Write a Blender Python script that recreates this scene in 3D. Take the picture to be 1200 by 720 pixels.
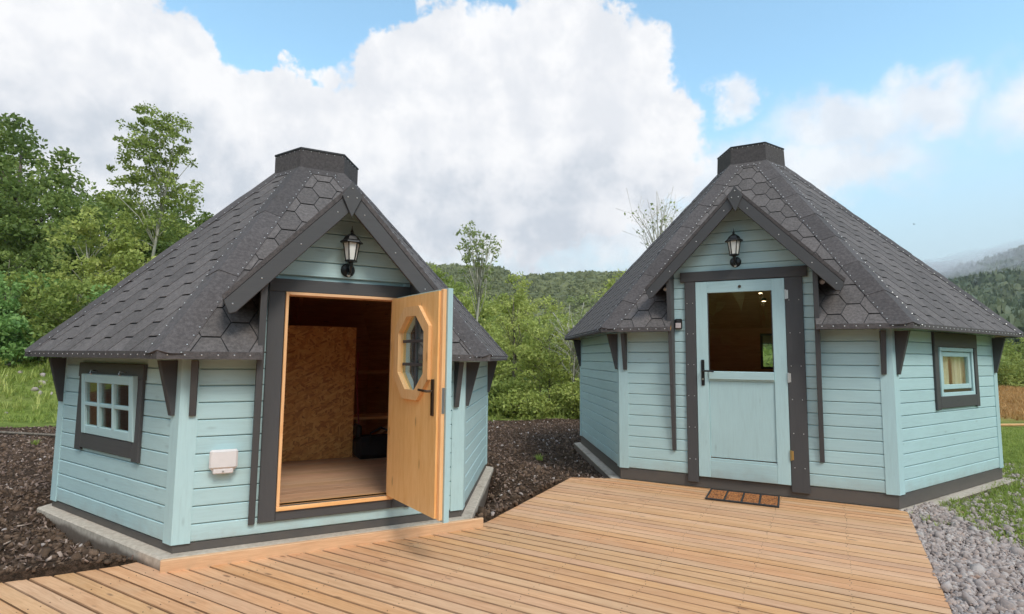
import bpy, bmesh, math, random
import numpy as np
from mathutils import Matrix, Vector

# ------------------------------------------------------------------ camera, sky, sun
S = bpy.context.scene
for o in list(bpy.data.objects): bpy.data.objects.remove(o)
R = math.radians
S.render.resolution_x, S.render.resolution_y = 1024, 614
cam_d = bpy.data.cameras.new('camera'); cam = bpy.data.objects.new('camera', cam_d)
S.collection.objects.link(cam); S.camera = cam
cam_d.sensor_width = 36; cam_d.lens = 36*647.7/1200
cam_d.clip_end = 5000; cam_d.clip_start = .05
cam.matrix_world = Matrix.Translation((0, 0, 1.374)) @ Matrix.Rotation(R(90+5.2626), 4, 'X') @ Matrix.Rotation(R(.5677), 4, 'Z')

SUN_EL, SUN_AZ = 48, 150          # azimuth from +Y (view direction) clockwise: behind and to the right
W = bpy.data.worlds.new('World'); S.world = W; W.use_nodes = True
S.view_settings.view_transform = 'Standard'; S.view_settings.look = 'None'
S.cycles.max_bounces = 10; S.cycles.diffuse_bounces = 6; S.cycles.transparent_max_bounces = 16; S.cycles.sample_clamp_indirect = 8
S.view_settings.exposure = 0.82; S.view_settings.gamma = 1
sun_d = bpy.data.lights.new('sun', 'SUN'); sun = bpy.data.objects.new('sun', sun_d); S.collection.objects.link(sun)
sun_d.energy = 1.15; sun_d.angle = R(18); sun_d.color = (1, .95, .87)
sd = Vector((math.sin(R(SUN_AZ))*math.cos(R(SUN_EL)), math.cos(R(SUN_AZ))*math.cos(R(SUN_EL)), math.sin(R(SUN_EL))))
sun.rotation_euler = sd.to_track_quat('Z', 'Y').to_euler()

class NT:
    """small helper to write node trees"""
    def __init__(s, nt): s.nt = nt; nt.nodes.clear()
    def n(s, t, **k):
        x = s.nt.nodes.new(t)
        for a, b in k.items(): setattr(x, a, b)
        return x
    def l(s, a, b): s.nt.links.new(a, b)
    def put(s, sock, v):
        if hasattr(v, 'is_output'): s.l(v, sock)
        else: sock.default_value = v
    def math(s, op, a, b=None, c=None, clamp=False):
        x = s.n('ShaderNodeMath', operation=op, use_clamp=clamp)
        s.put(x.inputs[0], a)
        if b is not None: s.put(x.inputs[1], b)
        if c is not None: s.put(x.inputs[2], c)
        return x.outputs[0]
    def vmath(s, op, a, b=None, out=0):
        x = s.n('ShaderNodeVectorMath', operation=op)
        s.put(x.inputs[0], a)
        if b is not None: s.put(x.inputs[1], b)
        return x.outputs[out]
    def noise(s, vec, scale, detail=4, rough=.55, dist=0, out='Fac'):
        x = s.n('ShaderNodeTexNoise'); s.put(x.inputs['Vector'], vec)
        x.inputs['Scale'].default_value = scale; x.inputs['Detail'].default_value = detail
        x.inputs['Roughness'].default_value = rough; x.inputs['Distortion'].default_value = dist
        return x.outputs[out]
    def ramp(s, f, stops):
        x = s.n('ShaderNodeValToRGB'); e = x.color_ramp.elements
        while len(e) < len(stops): e.new(.5)
        for i, (p, c) in enumerate(stops): e[i].position = p; e[i].color = (*c, 1) if len(c) == 3 else c
        s.put(x.inputs[0], f); return x.outputs[0]
    def mix(s, f, a, b, mode='MIX'):
        x = s.n('ShaderNodeMix', data_type='RGBA', blend_type=mode)
        s.put(x.inputs[0], f)
        for i, v in ((6, a), (7, b)):
            if isinstance(v, tuple) and len(v) == 3: v = (*v, 1)
            s.put(x.inputs[i], v)
        return x.outputs[2]
    def mapr(s, v, a, b, c=0, d=1, smooth=True):
        x = s.n('ShaderNodeMapRange', interpolation_type='SMOOTHSTEP' if smooth else 'LINEAR')
        s.put(x.inputs[0], v); x.inputs[1].default_value = a; x.inputs[2].default_value = b
        x.inputs[3].default_value = c; x.inputs[4].default_value = d
        return x.outputs[0]

def build_sky():
    g = NT(W.node_tree)
    sky = g.n('ShaderNodeTexSky', sky_type='NISHITA'); sky.sun_disc = False
    sky.sun_elevation = R(SUN_EL); sky.sun_rotation = R(SUN_AZ); sky.air_density = 1.0; sky.dust_density = .6; sky.ozone_density = 1.6
    tc = g.n('ShaderNodeTexCoord').outputs['Generated']
    d = g.vmath('NORMALIZE', tc)
    sep = g.n('ShaderNodeSeparateXYZ'); g.l(d, sep.inputs[0]); x, y, z = sep.outputs
    az = g.math('MULTIPLY', g.math('ARCTAN2', x, y), 57.2958)
    el = g.math('MULTIPLY', g.math('ARCSINE', z), 57.2958)
    com = g.n('ShaderNodeCombineXYZ'); g.l(az, com.inputs[0]); g.l(el, com.inputs[1]); p = com.outputs[0]
    # billowy distortion of the outlines, in direction space
    w1 = g.noise(d, 7, 5, .6, out='Color'); w2 = g.noise(d, 24, 5, .62, out='Color')
    warp = g.vmath('ADD', g.vmath('MULTIPLY', g.vmath('SUBTRACT', w1, (.5, .5, .5)), (11, 9, 0)),
                          g.vmath('MULTIPLY', g.vmath('SUBTRACT', w2, (.5, .5, .5)), (4.5, 4.5, 0)))
    p = g.vmath('ADD', p, warp)
    def field(blobs):
        f = None
        for (a, e, ra, re) in blobs:
            q = g.vmath('MULTIPLY', g.vmath('SUBTRACT', p, (a, e, 0)), (1/ra, 1/re, 0))
            v = g.math('SUBTRACT', 1, g.vmath('LENGTH', q, out=1))
            f = v if f is None else g.math('SMOOTH_MAX', f, v, .25)
        return f
    heaps = [(0, 22, 19, 13), (-9, 27, 8, 7), (4, 30, 8, 6.5), (11, 23, 7, 8), (-20, 18, 12, 8), (-25, 21, 7, 5.5), (-6, 18, 27, 7.5),
             (-42, 24, 13, 8), (-36, 24, 8, 6.5), (-42, 14, 18, 11), (-30, 16, 14, 8), (-56, 22, 16, 12),
             (-33, 14, 24, 7)]
    wisps = [(32, 20.5, 9, 3.6), (38, 21.5, 5, 3), (30, 17, 11, 3.6), (22, 24.5, 2.2, 2.4), (19, 17.5, 8, 4), (47, 20.5, 6, 4.5), (12, 12.5, 15, 5), (-12, 11, 20, 5),
             (-1, 11, 12, 3.2), (60, 16, 12, 5)]
    fh = field(heaps); fw = field(wisps)
    mh = g.mapr(fh, -.02, .10); mw = g.math('MULTIPLY', g.mapr(fw, -.15, .75), .85)
    # the rest of the sky carries the same broken cumulus
    rest = g.noise(g.vmath('MULTIPLY', d, (1, 1, 1.6)), 2.6, 7, .55)
    away = g.mapr(g.math('ABSOLUTE', az), 50, 75)
    up = g.mapr(el, 36, 50)
    mr = g.math('MULTIPLY', g.mapr(rest, .46, .58), g.math('MAXIMUM', away, up))
    mask = g.math('MAXIMUM', g.math('MAXIMUM', mh, mw), mr)
    # light and grey inside the heaps: grey flat undersides, white tops
    shade = field([(-1, 15, 20, 4.5), (9, 16.5, 8, 5), (-36, 17, 18, 4), (-24, 13, 12, 3.6), (-8, 12.5, 13, 2.6), (5, 12, 9, 3), (-55, 14, 20, 5)])
    puff = g.noise(d, 11, 6, .6)
    sh = g.math('ADD', g.mapr(shade, -.4, .8, 0, .42), g.mapr(puff, .34, .70, .42, -.14), clamp=True)
    cloud = g.ramp(sh, [(0, (.90, .905, .92)), (.35, (.78, .80, .84)), (.75, (.60, .645, .71)), (1, (.52, .57, .65))])
    pale = g.mapr(el, 6, 26, .94, .10)
    # Background strengths stay in the physical range: sky 0.1, clouds are given their own radiance
    b1 = g.n('ShaderNodeBackground'); g.put(b1.inputs[0], g.mix(1, sky.outputs[0], (1.28, 1.50, 1.30, 1), 'MULTIPLY')); b1.inputs[1].default_value = .14
    b2 = g.n('ShaderNodeBackground'); g.put(b2.inputs[0], cloud); b2.inputs[1].default_value = .635
    b3 = g.n('ShaderNodeBackground'); b3.inputs[0].default_value = (.53, .655, .73, 1); b3.inputs[1].default_value = .62
    m1 = g.n('ShaderNodeMixShader'); g.put(m1.inputs[0], pale); g.l(b1.outputs[0], m1.inputs[1]); g.l(b3.outputs[0], m1.inputs[2])
    m2 = g.n('ShaderNodeMixShader'); g.put(m2.inputs[0], mask); g.l(m1.outputs[0], m2.inputs[1]); g.l(b2.outputs[0], m2.inputs[2])
    out = g.n('ShaderNodeOutputWorld'); g.l(m2.outputs[0], out.inputs[0])
build_sky()
try: W.cycles.sampling_method = 'MANUAL'; W.cycles.sample_map_resolution = 512
except Exception: pass

# ------------------------------------------------------------------ materials
def new_mat(name):
    m = bpy.data.materials.new(name); m.use_nodes = True
    g = NT(m.node_tree); out = g.n('ShaderNodeOutputMaterial')
    b = g.n('ShaderNodeBsdfPrincipled'); g.l(b.outputs[0], out.inputs[0])
    return m, g, b, out
def bump(g, b, h, strength=.3, dist=.004):
    x = g.n('ShaderNodeBump'); x.inputs['Strength'].default_value = strength; x.inputs['Distance'].default_value = dist
    g.put(x.inputs['Height'], h); g.l(x.outputs[0], b.inputs['Normal'])
def obj_coord(g, rnd=True):
    tc = g.n('ShaderNodeTexCoord').outputs['Object']
    if not rnd: return tc, None
    oi = g.n('ShaderNodeObjectInfo').outputs['Random']
    off = g.vmath('MULTIPLY', g.n('ShaderNodeCombineXYZ').outputs[0], (1, 1, 1))
    c = g.n('ShaderNodeCombineXYZ')
    for i, k in enumerate((37.3, 91.7, 53.1)): g.put(c.inputs[i], g.math('MULTIPLY', oi, k))
    return g.vmath('ADD', tc, c.outputs[0]), oi

def wood_mat(name, light, dark, axis='X', knots=.35, rough=.6, vary=.25, knotcol=None, stain=None):
    """bare or varnished timber; the grain runs along the object's given axis"""
    m, g, b, out = new_mat(name)
    v, oi = obj_coord(g)
    sc = {'X': (1, 14, 14), 'Z': (14, 14, 1), 'Y': (14, 1, 14)}[axis]
    q = g.vmath('MULTIPLY', v, sc)
    n1 = g.noise(q, 2.2, 6, .6, 1.2); n2 = g.noise(q, 9, 4, .6); n3 = g.noise(v, 1.1, 3)
    f = g.math('ADD', g.math('MULTIPLY', n1, .6), g.math('MULTIPLY', n2, .4))
    col = g.mix(g.mapr(f, .36, .68), light, dark)
    val = g.math('ADD', g.math('MULTIPLY', g.math('SUBTRACT', oi, .5), vary), g.math('ADD', 1, g.math('MULTIPLY', g.math('SUBTRACT', n3, .5), .35)))
    col = g.mix(1, col, g.n('ShaderNodeCombineColor').outputs[0], 'MULTIPLY') if False else g.vmath('SCALE', col, None) if False else col
    hs = g.n('ShaderNodeHueSaturation'); g.put(hs.inputs['Color'], col); g.put(hs.inputs['Value'], val)
    g.put(hs.inputs['Hue'], g.math('ADD', .5, g.math('MULTIPLY', g.math('SUBTRACT', g.math('FRACT', g.math('MULTIPLY', oi, 7.3)), .5), .009)))
    g.put(hs.inputs['Saturation'], g.math('ADD', .93, g.math('MULTIPLY', g.math('FRACT', g.math('MULTIPLY', oi, 13.7)), .14)))
    col = hs.outputs[0]
    if knots:
        vo = g.n('ShaderNodeTexVoronoi'); ks = {'X': (2.6, 9, 9), 'Z': (9, 9, 2.6), 'Y': (9, 2.6, 9)}[axis]
        g.put(vo.inputs['Vector'], g.vmath('MULTIPLY', v, ks)); vo.inputs['Scale'].default_value = 1
        k = g.mapr(vo.outputs['Distance'], .05, .13, knots, 0)
        col = g.mix(k, col, knotcol or tuple(c*.35 for c in dark))
    if stain:
        col = g.mix(g.mapr(g.noise(v, 3.5, 5, .6), .52, .75, 0, .55), col, stain)
    g.put(b.inputs['Base Color'], col); b.inputs['Roughness'].default_value = rough
    bump(g, b, f, .35, .003)
    return m

def paint_mat(name, col, axis='X', rough=.55, vary=.09, grain=.5, dirt=None, spec=.4):
    m, g, b, out = new_mat(name)
    v, oi = obj_coord(g)
    sc = {'X': (1.2, 18, 18), 'Z': (18, 18, 1.2)}[axis]
    q = g.vmath('MULTIPLY', v, sc)
    n1 = g.noise(q, 2.5, 5, .6, 1.5); n2 = g.noise(v, 2.2, 4)
    c2 = tuple(c*.92 for c in col)
    cc = g.mix(g.mapr(n1, .40, .72), col, c2)
    hs = g.n('ShaderNodeHueSaturation'); g.put(hs.inputs['Color'], cc)
    g.put(hs.inputs['Value'], g.math('ADD', 1-vary, g.math('ADD', g.math('MULTIPLY', oi, vary), g.math('MULTIPLY', n2, vary*1.6))))
    cc = hs.outputs[0]
    vo = g.n('ShaderNodeTexVoronoi'); ks = {'X': (2.2, 7, 7), 'Z': (7, 7, 2.2)}[axis]
    g.put(vo.inputs['Vector'], g.vmath('MULTIPLY', v, ks)); vo.inputs['Scale'].default_value = 1
    cc = g.mix(g.mapr(vo.outputs['Distance'], .03, .11, .30, 0), cc, tuple(c*.5 for c in col))
    if dirt:
        geo = g.n('ShaderNodeNewGeometry').outputs['Position']; s = g.n('ShaderNodeSeparateXYZ'); g.l(geo, s.inputs[0])
        low = g.mapr(g.math('ADD', s.outputs[2], g.math('MULTIPLY', g.noise(geo, 6, 5, .65), .30)), .18, .42, .5, 0)
        cc = g.mix(low, cc, dirt)
    g.put(b.inputs['Base Color'], cc); b.inputs['Roughness'].default_value = rough
    b.inputs['Specular IOR Level'].default_value = spec
    bump(g, b, n1, grain, .002)
    return m

def flat_mat(name, col, rough=.5, metal=0, nscale=0, namt=.2, bmp=0, spec=.5, emit=None):
    m, g, b, out = new_mat(name)
    b.inputs['Base Color'].default_value = (*col, 1); b.inputs['Roughness'].default_value = rough; b.inputs['Metallic'].default_value = metal
    b.inputs['Specular IOR Level'].default_value = spec
    if nscale:
        v, oi = obj_coord(g)
        n = g.noise(v, nscale, 5, .6)
        g.put(b.inputs['Base Color'], g.mix(g.mapr(n, .3, .7), tuple(c*(1-namt) for c in col), tuple(c*(1+namt) for c in col)))
        if bmp: bump(g, b, n, bmp, .004)
    if emit:
        b.inputs['Emission Color'].default_value = (*emit[0], 1); b.inputs['Emission Strength'].default_value = emit[1]
    return m

M_side = None
def felt_mat(name, col):
    """mineral roofing felt: fine grit, faint blotches, a little drift of tone from piece to piece"""
    m, g, b, out = new_mat(name)
    v, oi = obj_coord(g)
    grit = g.noise(v, 260, 2, .7); blot = g.noise(v, 5, 4, .6); mid = g.noise(v, 40, 3, .6)
    f = g.math('ADD', g.math('MULTIPLY', grit, .55), g.math('MULTIPLY', mid, .45))
    c = g.mix(g.mapr(f, .38, .66), tuple(x*.68 for x in col), tuple(x*1.4 for x in col))
    c = g.mix(g.mapr(blot, .45, .8, 0, .35), c, tuple(x*1.35 for x in col))
    hs = g.n('ShaderNodeHueSaturation'); g.put(hs.inputs['Color'], c)
    g.put(hs.inputs['Value'], g.math('ADD', .84, g.math('MULTIPLY', oi, .32)))
    g.put(b.inputs['Base Color'], hs.outputs[0]); b.inputs['Roughness'].default_value = .85; b.inputs['Specular IOR Level'].default_value = .35
    bump(g, b, f, .5, .003)
    return m

def osb_mat():
    m, g, b, out = new_mat('osb')
    v, _ = obj_coord(g, False)
    cols = None; hs = None
    for i, (rot, off) in enumerate(((.5, 0), (1.6, 7.3), (2.7, 3.1))):
        mp = g.n('ShaderNodeMapping', vector_type='TEXTURE'); g.l(v, mp.inputs[0]); mp.inputs['Rotation'].default_value = (0, rot, 0)
        mp.inputs['Scale'].default_value = (1/15, 1/15, 1/55); mp.inputs['Location'].default_value = (off, off, off)
        vo = g.n('ShaderNodeTexVoronoi'); g.l(mp.outputs[0], vo.inputs['Vector']); vo.inputs['Scale'].default_value = 1
        cell = g.n('ShaderNodeSeparateColor'); g.l(vo.outputs['Color'], cell.inputs[0])
        c = g.ramp(cell.outputs[0], [(0, (.50, .20, .055)), (.5, (.78, .38, .115)), (1, (.92, .54, .19))])
        if cols is None: cols = c; hs = cell.outputs[1]
        else:
            sel = g.mapr(cell.outputs[2], .55, .6); cols = g.mix(sel, cols, c); hs = g.math('ADD', hs, cell.outputs[1])
    g.put(b.inputs['Base Color'], cols); b.inputs['Roughness'].default_value = .6; bump(g, b, hs, .4, .003)
    return m

def leaf_mat(name, c1, c2, c3, trans=.35):
    m = bpy.data.materials.new(name); m.use_nodes = True; g = NT(m.node_tree); out = g.n('ShaderNodeOutputMaterial')
    at = g.n('ShaderNodeAttribute', attribute_name='rnd').outputs['Fac']
    pos = g.n('ShaderNodeNewGeometry').outputs['Position']
    n = g.noise(pos, .55, 3)
    f = g.math('ADD', g.math('MULTIPLY', at, .62), g.math('MULTIPLY', n, .5))
    col = g.ramp(f, [(.2, c1), (.55, c2), (.92, c3)])
    d = g.n('ShaderNodeBsdfPrincipled'); g.put(d.inputs['Base Color'], col); d.inputs['Roughness'].default_value = .55; d.inputs['Specular IOR Level'].default_value = .3
    t = g.n('ShaderNodeBsdfTranslucent'); g.put(t.inputs[0], g.mix(.5, col, c3))
    mx = g.n('ShaderNodeMixShader'); mx.inputs[0].default_value = trans
    g.l(d.outputs[0], mx.inputs[1]); g.l(t.outputs[0], mx.inputs[2]); g.l(mx.outputs[0], out.inputs[0])
    return m

def rnd_mat(name, stops, rough=.9, nscale=30, bmp=.4, spec=.3):
    """scattered pieces, each with its own tone"""
    m, g, b, out = new_mat(name)
    at = g.n('ShaderNodeAttribute', attribute_name='rnd').outputs['Fac']
    pos = g.n('ShaderNodeNewGeometry').outputs['Position']; n = g.noise(pos, nscale, 4, .6)
    col = g.mix(.28, g.ramp(at, stops), g.ramp(n, [(.3, tuple(c*.4 for c in stops[0][1])), (.7, tuple(min(1, c*1.2) for c in stops[-1][1]))]))
    g.put(b.inputs['Base Color'], col); b.inputs['Roughness'].default_value = rough; b.inputs['Specular IOR Level'].default_value = spec
    bump(g, b, n, bmp, .01)
    return m

BLUE = (.455, .622, .632)
M = dict(
    blue=paint_mat('blue_paint', BLUE, 'X', dirt=(.33, .32, .285)),
    bluev=paint_mat('blue_paint_upright', BLUE, 'Z'),
    dark=paint_mat('charcoal_paint', (.072, .069, .070), 'X', .6, .12),
    darkv=paint_mat('charcoal_paint_upright', (.072, .069, .070), 'Z', .6, .12),
    plinth=paint_mat('charcoal_plinth', (.072, .069, .070), 'X', .65, .1, dirt=(.16, .13, .105)),
    felt=felt_mat('shingle_felt', (.126, .108, .102)),
    felt2=felt_mat('cap_felt', (.092, .079, .077)),
    drip=flat_mat('drip_edge', (.022, .021, .022), .6, nscale=20),
    pine=wood_mat('varnished_pine', (.93, .55, .265), (.82, .43, .175), 'Z', .5, .38, .08, (.25, .09, .03)),
    pineh=wood_mat('varnished_pine_level', (.93, .55, .265), (.82, .43, .175), 'X', .5, .38, .08, (.25, .09, .03)),
    raw=wood_mat('bare_spruce', (.64, .36, .165), (.48, .24, .095), 'X', .4, .6, .15),
    deck=wood_mat('larch_deck', (.73, .415, .222), (.57, .288, .138), 'X', .8, .6, .15, (.20, .09, .045), (.60, .37, .215)),
    floor=wood_mat('floorboards', (.68, .42, .27), (.52, .30, .18), 'X', .4, .5, .12),
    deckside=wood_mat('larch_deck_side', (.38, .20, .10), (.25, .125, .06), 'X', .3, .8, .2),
    osb=osb_mat(),
    nail=flat_mat('galvanised', (.75, .74, .72), .35, .6),
    iron=flat_mat('black_metal', (.016, .016, .017), .35, .3, spec=.6),
    steel=flat_mat('steel', (.5, .5, .5), .3, .9),
    brass=flat_mat('brass', (.62, .46, .2), .3, .9),
    bronze=flat_mat('bronze', (.12, .085, .06), .35, .8),
    white=flat_mat('white_plastic', (.74, .68, .66), .45, nscale=8, namt=.05),
    frost=flat_mat('frosted_glass', (.78, .76, .70), .35),
    concrete=None,
    rubber=flat_mat('rubber', (.03, .028, .028), .7, nscale=40),
    bag=flat_mat('black_fabric', (.012, .012, .014), .7, nscale=60),
    curtain=flat_mat('cream_fabric', (.92, .84, .62), .8, nscale=9, namt=.08),
    red=flat_mat('red_cord', (.25, .02, .02), .6),
    spot=flat_mat('lit_spot', (1, .8, .55), .5, emit=((1, .75, .5), 3)),
)
def concrete():
    m, g, b, out = new_mat('concrete'); v, _ = obj_coord(g, False); pos = g.n('ShaderNodeNewGeometry').outputs['Position']
    n = g.noise(v, 26, 5, .6); n2 = g.noise(v, 3.2, 5, .65); s = g.n('ShaderNodeSeparateXYZ'); g.l(pos, s.inputs[0])
    c = g.mix(g.mapr(n, .3, .7), (.44, .37, .30), (.58, .50, .415)); c = g.mix(g.mapr(n2, .50, .72, 0, .65), c, (.20, .145, .105))
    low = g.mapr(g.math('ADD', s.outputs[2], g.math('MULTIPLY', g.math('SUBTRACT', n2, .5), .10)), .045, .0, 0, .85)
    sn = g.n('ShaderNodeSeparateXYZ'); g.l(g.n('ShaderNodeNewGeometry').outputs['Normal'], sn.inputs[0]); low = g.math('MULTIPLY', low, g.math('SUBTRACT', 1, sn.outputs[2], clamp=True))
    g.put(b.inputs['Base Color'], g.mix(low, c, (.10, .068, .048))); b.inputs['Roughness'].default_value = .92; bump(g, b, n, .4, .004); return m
M['concrete'] = concrete()
def coir():
    m, g, b, out = new_mat('coir'); v, _ = obj_coord(g, False)
    n = g.noise(g.vmath('MULTIPLY', v, (1, .5, 1)), 95, 3, .7)
    g.put(b.inputs['Base Color'], g.ramp(n, [(.38, (.035, .018, .010)), (.5, (.38, .13, .035)), (.68, (.62, .25, .075))])); b.inputs['Roughness'].default_value = .95
    bump(g, b, n, .9, .01); return m
M['coir'] = coir()
def glass():
    m = bpy.data.materials.new('window_glass'); m.use_nodes = True; g = NT(m.node_tree); out = g.n('ShaderNodeOutputMaterial')
    gl = g.n('ShaderNodeBsdfGlossy'); gl.inputs['Roughness'].default_value = .01; gl.inputs['Color'].default_value = (1, 1, 1, 1)
    tr = g.n('ShaderNodeBsdfTransparent'); tr.inputs[0].default_value = (.86, .90, .88, 1)
    ge = g.n('ShaderNodeNewGeometry'); cs = g.math('ABSOLUTE', g.vmath('DOT_PRODUCT', ge.outputs['Normal'], ge.outputs['Incoming'], out=1))
    fr = g.math('ADD', .042, g.math('MULTIPLY', .9, g.math('POWER', g.math('SUBTRACT', 1, cs, clamp=True), 5)), clamp=True)
    mx = g.n('ShaderNodeMixShader'); g.put(mx.inputs[0], fr)
    g.l(tr.outputs[0], mx.inputs[1]); g.l(gl.outputs[0], mx.inputs[2]); g.l(mx.outputs[0], out.inputs[0]); return m
M['glass'] = glass()
BARK = {}
def bark(name, a, b_):
    m, g, b, out = new_mat(name); v, _ = obj_coord(g, False)
    n = g.noise(g.vmath('MULTIPLY', v, (6, 6, 1.2)), 3, 5, .65)
    g.put(b.inputs['Base Color'], g.mix(g.mapr(n, .35, .65), a, b_)); b.inputs['Roughness'].default_value = .9; bump(g, b, n, .6, .02); return m
M['bark'] = bark('bark', (.13, .105, .08), (.24, .20, .16)); M['palebark'] = bark('pale_bark', (.34, .31, .25), (.52, .49, .41))
M['leaf_dark'] = leaf_mat('leaf_dark', (0.074, 0.114, 0.025), (0.161, 0.228, 0.052), (0.323, 0.390, 0.101), .35)
M['leaf_mid'] = leaf_mat('leaf_mid', (0.128, 0.175, 0.035), (0.255, 0.316, 0.069), (0.457, 0.511, 0.148))
M['leaf_bright'] = leaf_mat('leaf_bright', (0.202, 0.249, 0.047), (0.376, 0.437, 0.101), (0.600, 0.600, 0.202))
M['leaf_olive'] = leaf_mat('leaf_olive', (0.148, 0.188, 0.067), (0.296, 0.349, 0.128), (0.497, 0.538, 0.242))
M['leaf_fern'] = leaf_mat('leaf_fern', (0.081, 0.175, 0.047), (0.215, 0.363, 0.101), (0.403, 0.564, 0.188), .35)
M['leaf_hill'] = leaf_mat('leaf_hill', (0.102, 0.120, 0.042), (0.174, 0.186, 0.066), (0.264, 0.270, 0.114), .25)
M['leaf_slope'] = leaf_mat('leaf_slope', (0.050, 0.074, 0.036), (0.096, 0.126, 0.060), (0.180, 0.198, 0.102), .2)
M['grass'] = leaf_mat('grass_blades', (.18, .25, .04), (.31, .40, .075), (.48, .52, .15), .4)
M['seedgrass'] = leaf_mat('seeding_grass', (.30, .19, .06), (.50, .28, .10), (.60, .38, .15), .3)
M['chip'] = rnd_mat('wood_chip', [(0, (.07, .042, .030)), (.6, (.17, .10, .074)), (.85, (.29, .19, .15)), (1, (.52, .40, .33))])
M['clod'] = rnd_mat('soil_clod', [(0, (.046, .028, .017)), (.6, (.112, .068, .043)), (1, (.20, .128, .086))], bmp=.8)
M['stone'] = rnd_mat('gravel', [(0, (.28, .23, .21)), (.35, (.38, .32, .295)), (.7, (.45, .39, .365)), (.9, (.54, .49, .455)), (1, (.44, .29, .22))], .8, 45)

# ------------------------------------------------------------------ object helpers
COL = S.collection
def mesh_obj(name, verts, faces, mat, parent=None, mw=None, smooth=False, kind=None):
    me = bpy.data.meshes.new(name); me.from_pydata([tuple(v) for v in verts], [], faces); me.update()
    if smooth: me.polygons.foreach_set('use_smooth', [True]*len(me.polygons))
    me.materials.append(mat)
    return link(name, me, parent, mw, kind)
def link(name, me, parent=None, mw=None, kind=None):
    o = bpy.data.objects.new(name, me); COL.objects.link(o)
    if parent: o.parent = parent
    if mw is not None: o.matrix_local = mw
    if kind: o['kind'] = kind
    return o
def thing(name, label, cat, mw=None, group=None):
    o = bpy.data.objects.new(name, None); COL.objects.link(o); o.empty_display_size = .2
    if mw is not None: o.matrix_world = mw
    o['label'] = label; o['category'] = cat
    if group: o['group'] = group
    return o
def tag(o, label, cat, group=None):
    o['label'] = label; o['category'] = cat
    if group: o['group'] = group
    return o

class MB:
    """collects solids into one mesh"""
    def __init__(s): s.v = []; s.f = []
    def add(s, v, f):
        n = len(s.v); s.v += [tuple(a) for a in v]; s.f += [tuple(i+n for i in q) for q in f]; return s
    def box(s, x0, x1, y0, y1, z0, z1, c=.0, mw=None):
        if c <= 0:
            v = [(x, y, z) for x in (x0, x1) for y in (y0, y1) for z in (z0, z1)]
            f = [(0, 1, 3, 2), (4, 6, 7, 5), (0, 4, 5, 1), (2, 3, 7, 6), (0, 2, 6, 4), (1, 5, 7, 3)]
        else:
            bm = bmesh.new(); bmesh.ops.create_cube(bm, size=1)
            for w in bm.verts: w.co = Vector(((x0+x1)/2+w.co.x*(x1-x0), (y0+y1)/2+w.co.y*(y1-y0), (z0+z1)/2+w.co.z*(z1-z0)))
            bmesh.ops.bevel(bm, geom=bm.edges[:], offset=c, segments=1, affect='EDGES')
            bm.verts.index_update(); v = [w.co.copy() for w in bm.verts]; f = [tuple(w.index for w in q.verts) for q in bm.faces]; bm.free()
        if mw is not None: v = [mw @ Vector(a) for a in v]
        return s.add(v, f)
    def plate(s, poly, n0, n1, chamfer=0, tf=None):
        """polygon poly (a, b) extruded from n0 to n1; tf maps (a, b, n) to 3-D"""
        if area(poly) < 0: poly = poly[::-1]
        k = len(poly); rings = [[(a, b, n0) for a, b in poly]]
        if chamfer and min(edge_lens(poly)) > 3*chamfer:
            ins = inset(poly, chamfer)
            rings += [[(a, b, n1-chamfer if n1 > n0 else n1+chamfer) for a, b in poly], [(a, b, n1) for a, b in ins]]
        else: rings += [[(a, b, n1) for a, b in poly]]
        v = [p for r in rings for p in r]
        if tf: v = [tf(*p) for p in v]
        f = [tuple(range(k))[::-1]]
        for r in range(len(rings)-1):
            for i in range(k): j = (i+1) % k; f.append((r*k+i, r*k+j, (r+1)*k+j, (r+1)*k+i))
        f.append(tuple(range((len(rings)-1)*k, len(rings)*k)))
        return s.add(v, f)
    def tube(s, pts, rad, n=6, caps=True):
        v, f = tube(pts, rad, n, caps); return s.add(v, f)
    def lathe(s, prof, n=12, mw=None):
        v = [(r*math.cos(2*math.pi*i/n), r*math.sin(2*math.pi*i/n), z) for r, z in prof for i in range(n)]
        f = [(a*n+i, a*n+(i+1) % n, (a+1)*n+(i+1) % n, (a+1)*n+i) for a in range(len(prof)-1) for i in range(n)]
        f += [tuple(range(n))[::-1], tuple(range((len(prof)-1)*n, len(prof)*n))]
        if mw is not None: v = [mw @ Vector(a) for a in v]
        return s.add(v, f)
    def build(s, name, mat, parent=None, mw=None, smooth=False, kind=None):
        me_v, me_f = s.v, s.f
        o = mesh_obj(name, me_v, me_f, mat, parent, mw, smooth, kind)
        bm = bmesh.new(); bm.from_mesh(o.data); bmesh.ops.recalc_face_normals(bm, faces=bm.faces[:]); bm.to_mesh(o.data); bm.free()
        return o
def area(p): return sum(p[i][0]*p[(i+1) % len(p)][1]-p[(i+1) % len(p)][0]*p[i][1] for i in range(len(p)))/2
def edge_lens(p): return [math.hypot(p[i][0]-p[i-1][0], p[i][1]-p[i-1][1]) for i in range(len(p))]
def inset(p, c):
    out = []; k = len(p)
    for i in range(k):
        a, b, d = Vector(p[i-1]), Vector(p[i]), Vector(p[(i+1) % k])
        e1, e2 = (b-a).normalized(), (d-b).normalized(); n1, n2 = Vector((-e1.y, e1.x)), Vector((-e2.y, e2.x))
        t = n1+n2; den = max(.3, 1+n1.dot(n2)); q = b+t*(c/den); out.append((q.x, q.y))
    return out
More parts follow.
